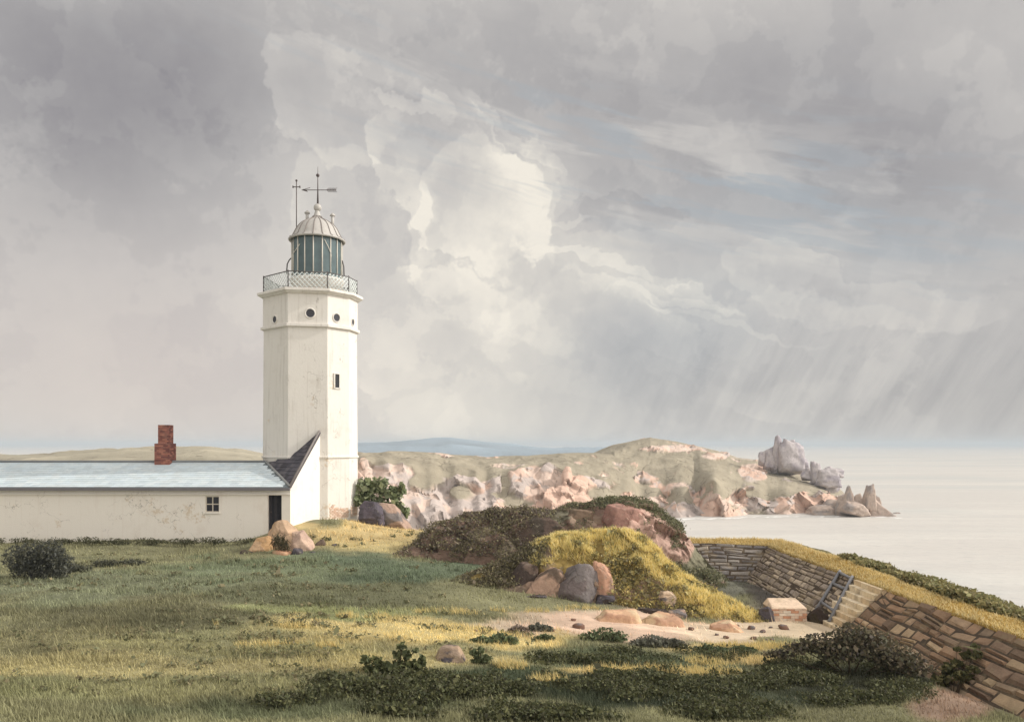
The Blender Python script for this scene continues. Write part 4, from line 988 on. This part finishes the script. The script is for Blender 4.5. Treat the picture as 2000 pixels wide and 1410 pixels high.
# steps
st = MB(); NS = 8
SC_ = [C(240, 222, 190, .92), C(234, 214, 180, .9), C(244, 228, 200, .94), C(228, 206, 172, .88)]
for i in range(NS):
    y0, y1 = 24.47, 26.22; v0, v1 = i / NS, (i + 1) / NS
    a0, a1 = side(y0, v0), side(y0, v1); b0 = side(y1, v0); b1 = side(y1, v1)
    j = y0; n_ = 0
    while j < y1 - .05:
        w = min(random.uniform(.4, .8), y1 - j); 
        if y1 - j - w < .2: w = y1 - j
        f0, f1 = (j - y0) / (y1 - y0) , (j + w - .012 - y0) / (y1 - y0)
        xa0 = a0[0] + (b0[0] - a0[0]) * f0; xa1 = a0[0] + (b0[0] - a0[0]) * f1; dx = random.uniform(-.02, .02); zt = a1[2] + random.uniform(-.012, .012)
        st.hexa([(xa0 + dx, j, a0[2] - .15), (12.2, j, a0[2] - .15), (12.2, j + w - .012, a0[2] - .15), (xa1 + dx, j + w - .012, a0[2] - .15)],
                [(xa0 + dx, j, zt), (12.2, j, zt), (12.2, j + w - .012, zt), (xa1 + dx, j + w - .012, zt)], random.choice(SC_)); j += w
st = st.build('stone_steps', M['stone'], None, .012); tag(st, 'flight of pale sandstone steps climbing between the two brown walls', 'steps')
# ladder
def on_slope(px, py, off=.1):
    d_ = np.array(((px - 1000) / F, 1.0, (868 - py) / F)); o = np.array((0, 0, CZ)); a = side(26.3, 0); e1 = side(33, 0) - a; e2 = side(26.3, 1) - a
    n_ = np.cross(e1, e2); n_ /= np.linalg.norm(n_); n_ = n_ if n_[0] < 0 else -n_
    t = ((a + n_ * off - o) @ n_) / (d_ @ n_); return o + d_ * t
lad = thing('ladder', 'grey wooden ladder lying on the leaning wall just left of the steps', 'ladder', on_slope(1605, 1200)); GW = C(172, 172, 176, .62)
for a, b_ in (((1588, 1199), (1641, 1114)), ((1619, 1213), (1665, 1125))):
    MB().tube([on_slope(*a), on_slope(*b_)], .065, 4, GW).build('rail', M['wood'], lad)
for a, b_ in (((1638, 1117), (1662, 1129)), ((1627, 1139), (1648, 1149)), ((1605, 1176), (1628, 1192))):
    MB().tube([on_slope(*a), on_slope(*b_)], .05, 6, GW).build('rung', M['wood'], lad)
# whitewashed brick block
YK = 25.75; xk = lambda px: (px - 1000) / F * YK
zk0, zk1, zk2 = zrow(1214, YK) - .15, zrow(1189, YK), zrow(1170, 26.5)
blk = thing('brick_hearth', 'small low brick block with flaking white plaster on the hollow floor', 'brick block', (xk(1542), YK, zk0 + .15))
m = MB(); bx0, bx1 = xk(1507), xk(1576); z = zk0; k = 0; rr = np.random.default_rng(12)
m.box(bx0 + .02, bx1 - .02, YK + .02, YK + .9, zk0, zk1 - .02, C(196, 170, 150, .7))
while z < zk1 - .03:
    a = bx0 - (k % 2) * .13
    while a < bx1:
        s_, e_ = max(a, bx0), min(a + .25, bx1); a += .262
        if e_ - s_ > .03: m.box(s_, e_, YK - rr.random() * .012, YK + .08, z, min(z + .078, zk1 - .012), [C(228, 182, 154, .86), C(234, 204, 180, .87), C(240, 226, 208, .9), C(222, 170, 140, .84), C(238, 214, 192, .88)][rr.integers(5)])
    for y in np.arange(YK + .085, YK + .88, .262):
        m.box(bx1 - .03, bx1 + rr.random() * .01, y, y + .25, z, min(z + .078, zk1 - .012), [C(228, 184, 154, .84), C(238, 222, 200, .87), C(220, 166, 136, .82)][rr.integers(3)])
    z += .088; k += 1
m.build('brickwork', M['brick'], blk)
m = MB(); m.hexa([(bx0 - .02, YK - .02, zk1 - .01), (bx1 + .02, YK - .02, zk1 - .01), (bx1 + .02, YK + .92, zk1 - .01), (bx0 - .02, YK + .92, zk1 - .01)],
                 [(bx0 + .02, YK + .03, zk1 + .05), (bx1 - .03, YK + .03, zk1 + .05), (bx1 - .1, YK + .80, zk2 + .05), (bx0 + .12, YK + .80, zk2 + .05)], C(238, 212, 186, .85)); m.build('plaster_top', M['stone'], blk, .03)
rock('boulder', 'dark stone propped against the left end of the brick block', 1481, 1512, 1184, 1216, 25.75, (DGREY, DBR), 71)
rock('boulder', 'dark mossy stone between the brick block and the foot of the ladder', 1576, 1622, 1184, 1216, 25.9, (C(92, 82, 66, .55), DBR), 72, taper=.4, depth=.6)

# grassed bank on top of the walls, falling to the sea
pth = [(12.35, 8), (12.25, 16), (12.0, 22), (11.85, 26), (11.65, 31), (11.55, 34.55), (8.5, 34.6), (5, 34.7), (1, 35)]
pn = [(1, 0), (1, 0), (1, 0), (1, 0), (1, .02), (1, 1), (0, 1), (0, 1), (0, 1)]
tq = np.linspace(0, len(pth) - 1, 150); pth_ = np.stack([np.interp(tq, range(len(pth)), [q[i] for q in pth]) for i in (0, 1)], 1); pn_ = np.stack([np.interp(tq, range(len(pn)), [q[i] for q in pn]) for i in (0, 1)], 1)
prof = [(-.06, -4.66), (-.02, -4.58), (.12, -4.56), (.35, -4.53), (.7, -4.52), (1.0, -4.55), (1.4, -4.62), (1.9, -4.72), (2.5, -4.85), (3.2, -5.15), (4.2, -6.1), (6, -9), (9, -14), (14, -21.5)]
pi = np.linspace(0, len(prof) - 1, 70); po = np.interp(pi, range(len(prof)), [q[0] for q in prof]); pz = np.interp(pi, range(len(prof)), [q[1] for q in prof])
BX = pth_[:, None, 0] + pn_[:, None, 0] * po[None]; BY = pth_[:, None, 1] + pn_[:, None, 1] * po[None]
lowr = (np.clip((pth_[:, 1] - 24.5) / 4, 0, 1) * .17)[:, None] * np.exp(-((po - .7) / .6) ** 2)[None]
BZ = CZ + pz[None] + lowr + (fbm(BX * 1.1, BY * 1.1, 0, 55, 4) - .5) * (.06 + np.clip(po, 0, 3) * .12)[None]
f = np.clip((po - .9 + 0) / .7, 0, 1)[None, :, None]; f = np.clip(f + (fbm(BX, BY, 0, 56, 4) - .5)[..., None] * .8 * (f > 0) , 0, 1)
bcol = np.array(C(196, 160, 84, .62)) * (1 - f) + np.array(C(120, 116, 82, .6)) * f
bank = structure(mesh_np('bank', np.stack([BX, BY, BZ], -1).reshape(-1, 3), grid_faces(150, 70), M['ground'], col=bcol.reshape(-1, 3), smooth=True))

# ================================================================== PLANTS
def leaves(pts, size, cols, rng, up=0.35, asp=0.62):
    n = len(pts); d = rng.normal(size=(n, 3)); d[:, 2] += up; d /= np.linalg.norm(d, axis=1)[:, None]
    s = rng.normal(size=(n, 3)); s -= d * (s * d).sum(1)[:, None]; s /= np.linalg.norm(s, axis=1)[:, None]
    nn = np.cross(d, s)
    L = (np.asarray(size) * np.exp(rng.normal(0, .38, n)))[:, None]
    V = np.stack([pts - d * L * .5, pts + s * L * asp * .5 + nn * L * .06, pts + d * L * .5, pts - s * L * asp * .5 + nn * L * .06], 1).reshape(-1, 3)
    return V, np.arange(4 * n).reshape(n, 4), np.repeat(cols, 4, 0)
def blades(pts, h, w, cols, rng, lean=.35, wind=(-.25, 0)):
    n = len(pts); a = rng.uniform(0, 2 * math.pi, n); u = np.stack([np.cos(a), np.sin(a), 0 * a], 1) * (np.asarray(w) * rng.uniform(.6, 1.3, n))[:, None]
    H = (np.asarray(h) * rng.uniform(.5, 1.4, n))
    t = rng.normal(size=(n, 3)) * lean; t[:, 0] += wind[0]; t[:, 2] = 1; t /= np.linalg.norm(t, axis=1)[:, None]
    tip = pts + t * H[:, None]; tip[:, 2] -= 0.0
    V = np.stack([pts - u, pts + u, tip], 1).reshape(-1, 3)
    c = np.repeat(cols, 3, 0); c = c.reshape(n, 3, 3); c[:, 2] *= 1.12
    return V, np.arange(3 * n).reshape(n, 3), c.reshape(-1, 3)
def pick(n, cols, rng, v=.2):
    c = np.array(cols)[rng.integers(len(cols), size=n)]; return c * rng.uniform(1 - v, 1 + v, n)[:, None]

# short turf over the meadow
def keep_off(x, y):
    k = ~((y > 33.0) & (x < -9.0)); k &= ~((x > 10.3) & (y > 8)); k &= ~((np.hypot(x - TX, y - TY) < 2.5)); k &= ~((y > 33.2) & (y < 35.6) & (x < -8.6)); return k
rng = np.random.default_rng(21)
N = 420000
y = 1 / rng.uniform(1 / 38.5, 1 / 10.5, N); x = rng.uniform(-.72, .74, N) * y
k = keep_off(x, y); x, y = x[k], y[k]; z = gz(x, y); c, cov = zone(x, y, z)
k = rng.random(len(x)) < cov * (.35 + .9 * fbm(x * .8, y * 1.6, 0, 61, 3)); x, y, z, c = x[k], y[k], z[k], c[k]
tall = np.clip((fbm(x * .55, y * 1.1, 0, 62, 4) - .50) * 6, 0, 1)
h = .045 + .075 * tall + .02 * rng.random(len(x)) + np.where(rng.random(len(x)) < .05, .09, 0) + .03 * np.clip((17 - y) / 5, 0, 1)
V, Fs, cc = blades(np.stack([x, y, z - .01], 1), h * (.55 + y / 40), .0045 + .00042 * y, c * 1.36 * rng.uniform(.55, 1.4, (len(x), 1)), rng)
stuff(mesh_np('meadow_grass', V, Fs, M['blade'], col=cc))

# tussocks and low dark scrub of the foreground
def ground_at(px, py, Y0=18.0):
    Y = np.full(np.shape(px), Y0, float)
    for _ in range(14):
        X = (px - 1000) / F * Y; Y = .5 * Y + .5 * np.clip((CZ - gz(X, Y)) * F / np.maximum(py - 868, 20), 6, 60)
    return (px - 1000) / F * Y, Y, gz((px - 1000) / F * Y, Y)
def scatter_patch(items, dens, rng):
    """items: column, row, half width, half height"""
    X, Y = [], []
    for cx, cy, rx, ry in items:
        n = int(dens * rx * ry / 100); a = rng.uniform(0, 2 * math.pi, n); r_ = np.sqrt(rng.random(n))
        px, py = cx + rx * r_ * np.cos(a), cy + ry * r_ * np.sin(a); x, y, z = ground_at(px, py); X.append(x); Y.append(y)
    return np.concatenate(X), np.concatenate(Y)
DG = [C(128, 140, 102, .74), C(108, 122, 90, .68), C(144, 152, 108, .76), C(114, 116, 88, .66), C(134, 144, 110, .74)]
x, y = scatter_patch([(830,1345,260,22),(1150,1345,330,26),(1420,1338,330,28),(1640,1310,150,30),(1640,1355,180,26),(700,1374,200,14),(1100,1392,420,16),(1240,1395,420,16),(1240,1288,130,16),(1370,1282,90,12),(1090,1290,60,9)], 34, rng)
k = keep_off(x, y); x, y = x[k], y[k]
g_ = fbm(x * 1.4, y * 2.0, 0, 64, 4); k = (g_ > .485) & (rng.random(len(x)) < .62); x, y, g_ = x[k], y[k], g_[k]
hh = np.clip((g_ - .46) * 1.3, .04, .20)
pt = np.repeat(np.stack([x, y, gz(x, y)], 1), 16, 0); hh = np.repeat(hh, 16)
pt += np.stack([rng.normal(0, .10, len(pt)), rng.normal(0, .10, len(pt)), rng.random(len(pt)) ** .7 * hh], 1)
V, Fs, cc = leaves(pt, .052, pick(len(pt), [C(112, 116, 78, .62), C(94, 100, 68, .57), C(126, 126, 84, .65), C(98, 96, 72, .56), C(116, 118, 86, .62)], rng, .3), rng)
stuff(mesh_np('low_scrub', V, Fs, M['leaf'], col=cc))
# pale seeding grass standing in tufts along the light bands
x, y = scatter_patch([(1270,1312,190,8),(1420,1292,110,7),(1100,1330,70,7),(980,1302,120,5),(1180,1185,60,6),(1040,1190,90,6),(900,1196,90,5),(760,1205,120,5),(480,1225,150,4),(620,1262,160,4),(1490,1262,120,6)], 70, rng)
k = keep_off(x, y) & (fbm(x * 1.3, y * 2.2, 0, 63, 4) > .52) & (rng.random(len(x)) < .5); x, y = x[k], y[k]
pt = np.stack([x, y, gz(x, y)], 1); pt = np.repeat(pt, 5, 0) + np.stack([rng.normal(0, .05, 5 * len(x)), rng.normal(0, .05, 5 * len(x)), np.zeros(5 * len(x))], 1)
V, Fs, cc = blades(pt, .15, .011, pick(len(pt), [C(236, 216, 158, .9), C(226, 204, 140, .88), C(212, 198, 140, .85)], rng, .15), rng, .3)
stuff(mesh_np('seeding_grass', V, Fs, M['blade'], col=cc))

# coarse weeds dotted in broken lines through the turf
x, y = scatter_patch([(300,1120,420,40),(620,1180,360,40),(420,1250,400,40),(760,1250,300,30),(380,1330,420,34),(900,1120,160,24),(720,1050,130,20),(560,1215,260,14),(660,1285,200,10),(420,1100,260,14)], 2.0, rng)
k = keep_off(x, y) & (fbm(x * .5, y * 2.4, 0, 65, 4) > .535); x, y = x[k], y[k]
pt = np.repeat(np.stack([x, y, gz(x, y)], 1), 12, 0); pt += np.stack([rng.normal(0, .07, len(pt)), rng.normal(0, .05, len(pt)), rng.random(len(pt)) * .10], 1)
V, Fs, cc = leaves(pt, .06 * (.5 + np.repeat(y, 12) / 30), pick(len(pt), [C(142, 142, 106, .74), C(128, 130, 98, .7), C(150, 140, 108, .74)], rng, .25), rng)
stuff(mesh_np('meadow_weeds', V, Fs, M['leaf'], col=cc))
# cover of the two mounds
def surf_pts(V3, n, rng, r0, r1):
    a, b_ = V3.shape[0] - 1, r1 - r0 - 1
    Q = V3[:, r0:r1]; A = Q[:-1, :-1]; ar = np.linalg.norm(np.cross(Q[1:, :-1] - A, Q[:-1, 1:] - A), axis=2).ravel()
    i = rng.choice(len(ar), n, p=ar / ar.sum()); iu, iv = i // b_, i % b_; s_, t_ = rng.random(n)[:, None], rng.random(n)[:, None]
    return Q[iu, iv] * (1 - s_) * (1 - t_) + Q[iu + 1, iv] * s_ * (1 - t_) + Q[iu, iv + 1] * (1 - s_) * t_ + Q[iu + 1, iv + 1] * s_ * t_
fk = np.array(front_keys, float); bk = np.array(back_keys, float)
p = surf_pts(FV, 60000, rng, 0, 88); px, py = pix(p[:, 0], p[:, 1], p[:, 2]); d = py - np.interp(px, fk[:, 0], fk[:, 1])
w = (fbm(p[:, 0] * 1.2, p[:, 2] * 1.6, p[:, 1], 66, 4) - .5)
back_ = p[:, 1] > np.interp(px, fk[:, 0], fk[:, 2])
spots_w = fbm(p[:, 0] * 1.6, p[:, 1] * 1.6, p[:, 2] * 1.6, 77, 4)
ylw = (spots_w < .64) & (px > 1030 + w * 120) & (np.where(px < 1245, d < 52 + w * 70, d < 62 + w * 70) | back_)
spots = fbm(p[:, 0] * 3, p[:, 1] * 3, p[:, 2] * 3, 67, 3) > .64
yp = p[ylw & ~spots]
V, Fs, cc = blades(yp, .19, .017, pick(len(yp), [C(246, 228, 160, .93), C(238, 216, 142, .92), C(244, 230, 176, .93), C(216, 204, 136, .88)], rng, .14), rng, .45)
stuff(mesh_np('yellow_grass', V, Fs, M['blade'], col=cc))
op = p[(ylw & spots) | (~ylw & (px > 1180) & (rng.random(len(px)) < .25 + .8 * (w > .02)))]
V, Fs, cc = leaves(np.repeat(op, 3, 0) + rng.normal(0, .06, (3 * len(op), 3)) + (0, 0, .06), .085, pick(3 * len(op), [C(196, 182, 122, .82), C(172, 166, 116, .78), C(212, 192, 124, .84), C(160, 150, 116, .74)], rng), rng)
stuff(mesh_np('olive_herbage', V, Fs, M['leaf'], col=cc))
sc_ = p[(px < 1062 + w * 90) & ((d < 42 + w * 60) | (px < 960)) & (w > .0) & (rng.random(len(px)) < .36)]
pt = np.repeat(sc_, 8, 0); pt = pt + np.stack([rng.normal(0, .09, len(pt)), rng.normal(0, .09, len(pt)), rng.random(len(pt)) * .11], 1)
DS = [C(146, 140, 104, .74), C(128, 122, 96, .7), C(158, 148, 110, .76), C(122, 114, 98, .68), C(140, 128, 108, .72)]
V1, F1, c1 = leaves(pt, .062, pick(len(pt), DS, rng, .28), rng)
p = surf_pts(BV, 42000, rng, 0, 88); px, py = pix(p[:, 0], p[:, 1], p[:, 2]); d = py - np.interp(px, bk[:, 0], bk[:, 1])
w = (fbm(p[:, 0] * .9, p[:, 2] * 1.3, p[:, 1], 68, 5) - .5); rib = np.abs(fbm(p[:, 0] * 1.1 - p[:, 2] * 1.1, p[:, 2] * .5, p[:, 1] * .3, 69, 3) - .5)
k = ((px < 1120) & ((w > .055) | (d < 7 + w * 40) | (rib < .02))) | ((px >= 1120) & (px < 1330) & (d < 9 + w * 30)) | ((rib < .018) & (px < 1330)) | ((px > 1290) & (py > 1105 + w * 60))
far = p[:, 1] > np.interp(px, bk[:, 0], bk[:, 2]); k |= far & (px < 1300)
k &= rng.random(len(px)) < .42
b_ = p[k]; bpx = px[k]
pt = np.repeat(b_, 7, 0); bpx = np.repeat(bpx, 7); pt = pt + np.stack([rng.normal(0, .11, len(pt)), rng.normal(0, .11, len(pt)), rng.random(len(pt)) * np.clip(.10 + .9 * (fbm(pt[:, 0] * 1.2, pt[:, 1] * 1.2, 0, 70, 3) - .5), .03, .32)], 1)
cA = pick(len(pt), [C(150, 138, 118, .74), C(132, 124, 112, .7), C(164, 154, 118, .76), C(138, 124, 116, .7), C(156, 150, 112, .74)], rng, .25); cB = pick(len(pt), [C(144, 146, 112, .68), C(128, 130, 104, .64), C(156, 152, 118, .7)], rng, .2)
f = np.clip((bpx - 1060) / 120, 0, 1)[:, None]; cm = np.where(rng.random((len(pt), 1)) < f, cB, cA)
V2, F2, c2 = leaves(pt, .066, cm, rng)
stuff(mesh_np('mound_scrub', np.concatenate([V1, V2]), np.concatenate([F1, F2 + len(V1)]), M['leaf'], col=np.concatenate([c1, c2])))

# the bank: yellow grass on the verge, green scrub on the seaward slope
n = 42000; u = rng.random(n) * 149; v = rng.random(n) * 54
iu, iv = np.clip(u.astype(int), 0, 148), v.astype(int); G3 = np.stack([BX, BY, BZ], -1); p = G3[iu, iv] + (G3[iu + 1, iv] - G3[iu, iv]) * (u - iu)[:, None] + (G3[iu, iv + 1] - G3[iu, iv]) * (v - iv)[:, None]
o_ = po[iv]; w = fbm(p[:, 0], p[:, 1], 0, 57, 4) - .5
back_leg = p[:, 1] > 34.4
yk = (o_ < .95 + w * 1.0) & ((p[:, 1] > 12))
q = p[yk]; hgt = np.where(q[:, 1] > 33, .12, .085)
V, Fs, cc = blades(q, hgt, .013, pick(len(q), [C(236, 216, 160, .88), C(226, 204, 142, .86), C(234, 218, 172, .88), C(204, 188, 138, .82)], rng, .16), rng, .5)
stuff(mesh_np('bank_grass', V, Fs, M['blade'], col=cc))
gk = (o_ >= 1.15 + w * 1.0) & (p[:, 1] < 30.5) & (p[:, 1] > 12)
q = p[gk]; pt = np.repeat(q, 8, 0); hh_ = np.clip(.20 + .5 * (fbm(pt[:, 0] * .9, pt[:, 1] * .9, 0, 58, 3) - .5), .05, .6); pt = pt + np.stack([rng.normal(0, .1, len(pt)), rng.normal(0, .1, len(pt)), rng.random(len(pt)) * hh_ + .02], 1)
V, Fs, cc = leaves(pt, .10, pick(len(pt), [C(170, 166, 116, .75), C(150, 150, 106, .7), C(186, 174, 122, .75), C(160, 148, 108, .7)], rng, .2), rng)
stuff(mesh_np('bank_scrub', V, Fs, M['leaf'], col=cc))

# single plants
def bush(name, label, clumps, Y, n, size, cols, cat='bush', group=None, stems=None, seed=1, asp=.62, dy=.6, up=.35, stemr=.02, snap=False, pos=None):
    r = np.random.default_rng(seed); pts = []
    if snap:
        sx_ = sum(c[0] * c[2] for c in clumps) / sum(c[2] for c in clumps); sy_ = max(c[1] + c[3] for c in clumps) - 3.0
        Y = float(ground_at(np.array([sx_]), np.array([sy_]), Y)[1][0])
    tot = sum(c[2] * c[3] for c in clumps)
    for cx, cy, rx, ry in clumps:
        m = max(3, int(n * rx * ry / tot)); q = r.normal(size=(m, 3)); q /= np.linalg.norm(q, axis=1)[:, None]; q *= (r.random(m) ** .45)[:, None]
        q *= (.75 + .6 * (fbm(q[:, 0] * 2 + seed, q[:, 1] * 2, q[:, 2] * 2, seed, 3)))[:, None]
        k = Y / F; pts.append((pos(cx, cy) if pos else P(cx, cy, Y)) + q * np.array((rx * k, min(rx, ry) * k * dy + rx * k * .35, ry * k)))
    pts = np.concatenate(pts)
    bx = sum(c[0] * c[2] for c in clumps) / sum(c[2] for c in clumps); by = max(c[1] + c[3] for c in clumps)
    base = pos(bx, by) if pos else P(bx, by, Y); g0 = gz1(base[0], base[1]); 
    t = thing(name, label, cat, base, group)
    V, Fs, cc = leaves(pts, size, pick(len(pts), cols, r, .25), r, up, asp)
    mesh_np('foliage', V, Fs, M['leaf'], t, col=cc)
    sm = MB(); rr = random.Random(seed)
    for cx, cy, rx, ry in clumps[:(stems or len(clumps))]:
        a = pos(cx, cy) if pos else P(cx, cy, Y); b0 = base + np.array((rr.uniform(-.08, .08), rr.uniform(-.05, .05), -.12)); mid = (a + b0) / 2 + np.array((rr.uniform(-.06, .06), 0, rr.uniform(.0, .06)))
        sm.tube([b0, mid, a], stemr, 5, C(96, 80, 62, .5), stemr * .4)
    sm.build('stem', M['wood'], t)
    return t
GB = [C(156, 166, 126, .8), C(140, 152, 112, .76), C(172, 178, 138, .82), C(130, 138, 106, .72)]
bush('leafy_bush', 'leafy green bush growing out from behind the lighthouse above the dark boulder', [(712,948,16,18),(706,975,18,18),(735,985,20,16),(742,944,17,14),(725,960,14,12),(758,962,20,14),(770,985,18,14),(784,955,7,12),(778,972,10,8),(790,1000,10,12),(752,998,16,10)], 37.3, 1500, .19, GB, seed=3, asp=.8)
bush('dark_bush', 'dense dark grey green bush at the left edge of the meadow', [(70,1085,34,26),(100,1080,28,24),(120,1100,24,24),(60,1112,40,20),(95,1112,44,20),(40,1090,30,28)], 25.6, 9000, .075, [C(112, 114, 104, .62), C(98, 100, 96, .6), C(126, 126, 110, .64)], seed=4, asp=.4, snap=True)
G2 = 'low shrubs in a broken row beside the dark bush'
for i, (cx, cy, rx, ry, lb) in enumerate([(152,1110,26,10,'low dark shrub touching the right side of the dark bush'), (206,1100,24,9,'low dark shrub in the middle of the broken row'), (258,1098,26,7,'flat straggling shrub at the right end of the broken row')]):
    bush('low_shrub', lb, [(cx,cy,rx,ry),(cx-rx*.5,cy+2,rx*.6,ry*.8),(cx+rx*.5,cy+1,rx*.6,ry*.7)], 27.0, 1100, .07, [C(126, 126, 106, .64), C(110, 112, 98, .6)], group=G2, seed=20 + i, asp=.4, snap=True)
G3_ = 'hedge tufts along the foot of the cottage wall'
for i, cx in enumerate(range(-20, 480, 62)):
    j = random.uniform(-8, 8); gx_, gy_, _ = (np.asarray(q) for q in ground_at(np.array([cx + j + 0.0]), np.array([1066.0]), 32)); 
    bush('hedge_tuft', 'low grey green tuft growing along the foot of the white cottage wall', [(cx + j, 1056 + random.uniform(-2, 3), 34, 7), (cx + j + 14, 1058, 20, 5)], 32.4, 700, .07, [C(116, 116, 90, .55), C(100, 102, 80, .52), C(128, 126, 96, .56)], cat='tuft', group=G3_, seed=40 + i, asp=.4)
bush('grass_clump', 'spiky clump of dark grass growing among the boulders by the door', [(548,1062,13,20),(540,1058,10,14),(556,1068,12,14)], 30.3, 500, .17, [C(112, 104, 76, .55), C(92, 88, 68, .52), C(134, 122, 92, .58)], cat='grass clump', seed=60, asp=.16, up=1.6)
bush('leafy_plant', 'tall leafy green plant to the left of the pale cleft boulder in the front grass', [(716,1288,12,8),(738,1290,9,8),(778,1276,9,7),(784,1262,9,6),(795,1280,8,10),(812,1270,8,5),(750,1304,26,12),(786,1302,26,12),(726,1308,18,8),(824,1288,7,12),(810,1300,20,10)], 16.3, 1100, .085, [C(122, 128, 88, .66), C(106, 114, 80, .62), C(138, 142, 98, .7)], seed=61, asp=.7, snap=True)
bush('pale_plant', 'pale green plant to the right of the pale cleft boulder in the front grass', [(927,1276,10,8),(940,1270,7,8),(946,1286,18,9),(934,1290,14,7)], 16.9, 420, .075, [C(142, 150, 110, .62), C(126, 136, 98, .6)], seed=62, asp=.7, snap=True)
G4 = 'bushes scattered across the front grass'
for i, (cx, cy, rx, ry, Y, lb, cl) in enumerate([(940,1250,22,7,17.8,'small green bush on the yellow grass at the left end of the brownish bush row',0),(980,1247,30,11,18,'rounded green bush on the yellow grass between the dark and smallest bushes',0),(1012,1230,20,9,19.3,'brownish purple bush behind the rounded green bush',1),(1052,1226,26,8,19.5,'grey green bush behind and right of the brownish purple bush',2),(1064,1246,18,7,18.2,'small dark bush in front of the grey green bush',0),
        (1180,1240,44,14,18.6,'spreading green bush at the left foot of the sandy bank',0),(1272,1252,40,12,18.2,'long purplish bush in the middle below the sandy bank',2),(1316,1256,22,10,18.1,'rounded purplish bush at the right end below the sandy bank',2),(1385,1268,34,8,17.8,'low green bush right of the purplish bushes beside the path',0),(1445,1268,30,7,18,'low green bush nearest the path',0)]):
    bush('bush', lb, [(cx,cy,rx*.7,ry),(cx-rx*.6,cy+ry*.3,rx*.5,ry*.7),(cx+rx*.6,cy+ry*.25,rx*.5,ry*.75)], Y, 900, .075, [DG, [C(168, 150, 134, .74), C(150, 134, 122, .7)], [C(150, 150, 132, .72), C(136, 134, 122, .7)]][cl], group=G4, seed=70 + i, snap=True)
bush('bramble', 'big dark bramble in the corner under the near brown wall', [(1660,1240,40,22),(1700,1256,50,26),(1600,1256,46,18),(1560,1264,30,12),(1740,1280,50,24),(1650,1270,60,22),(1520,1276,34,9),(1780,1300,40,20)], 18.6, 5200, .085, [C(132, 124, 98, .7), C(114, 112, 88, .66), C(144, 130, 106, .72), C(108, 100, 90, .64)], seed=90, snap=True)
bush('ivy', 'trailing green ivy climbing the near brown wall at the lower right', [(1852,1310,16,14),(1872,1296,14,8),(1890,1280,12,7),(1908,1278,10,9),(1840,1330,22,12),(1880,1322,20,12),(1900,1306,12,8),(1815,1345,30,12),(1868,1268,10,5),(1905,1262,9,4)], 16.9, 900, .11, [C(130, 128, 84, .66), C(108, 110, 74, .6), C(146, 138, 94, .68)], cat='ivy', seed=91, asp=.8, pos=lambda a, b_: on_slope(a, b_, .14), stemr=.012, dy=.5)

# ------------------------------------------------------------------ sea air
m = bpy.data.materials.new('sea_air'); m.use_nodes = True; nt = m.node_tree; nt.nodes.remove(nt.nodes['Principled BSDF'])
pv = nt.nodes.new('ShaderNodeVolumePrincipled'); pv.inputs['Color'].default_value = (0.84, 0.93, 1, 1); pv.inputs['Density'].default_value = 0.00030; pv.inputs['Anisotropy'].default_value = 0.0
nt.links.new(pv.outputs[0], nt.nodes['Material Output'].inputs['Volume'])
hz = MB().box(-9100, 9100, -300, 12200, -24.5, 44).build('haze', m); stuff(hz)
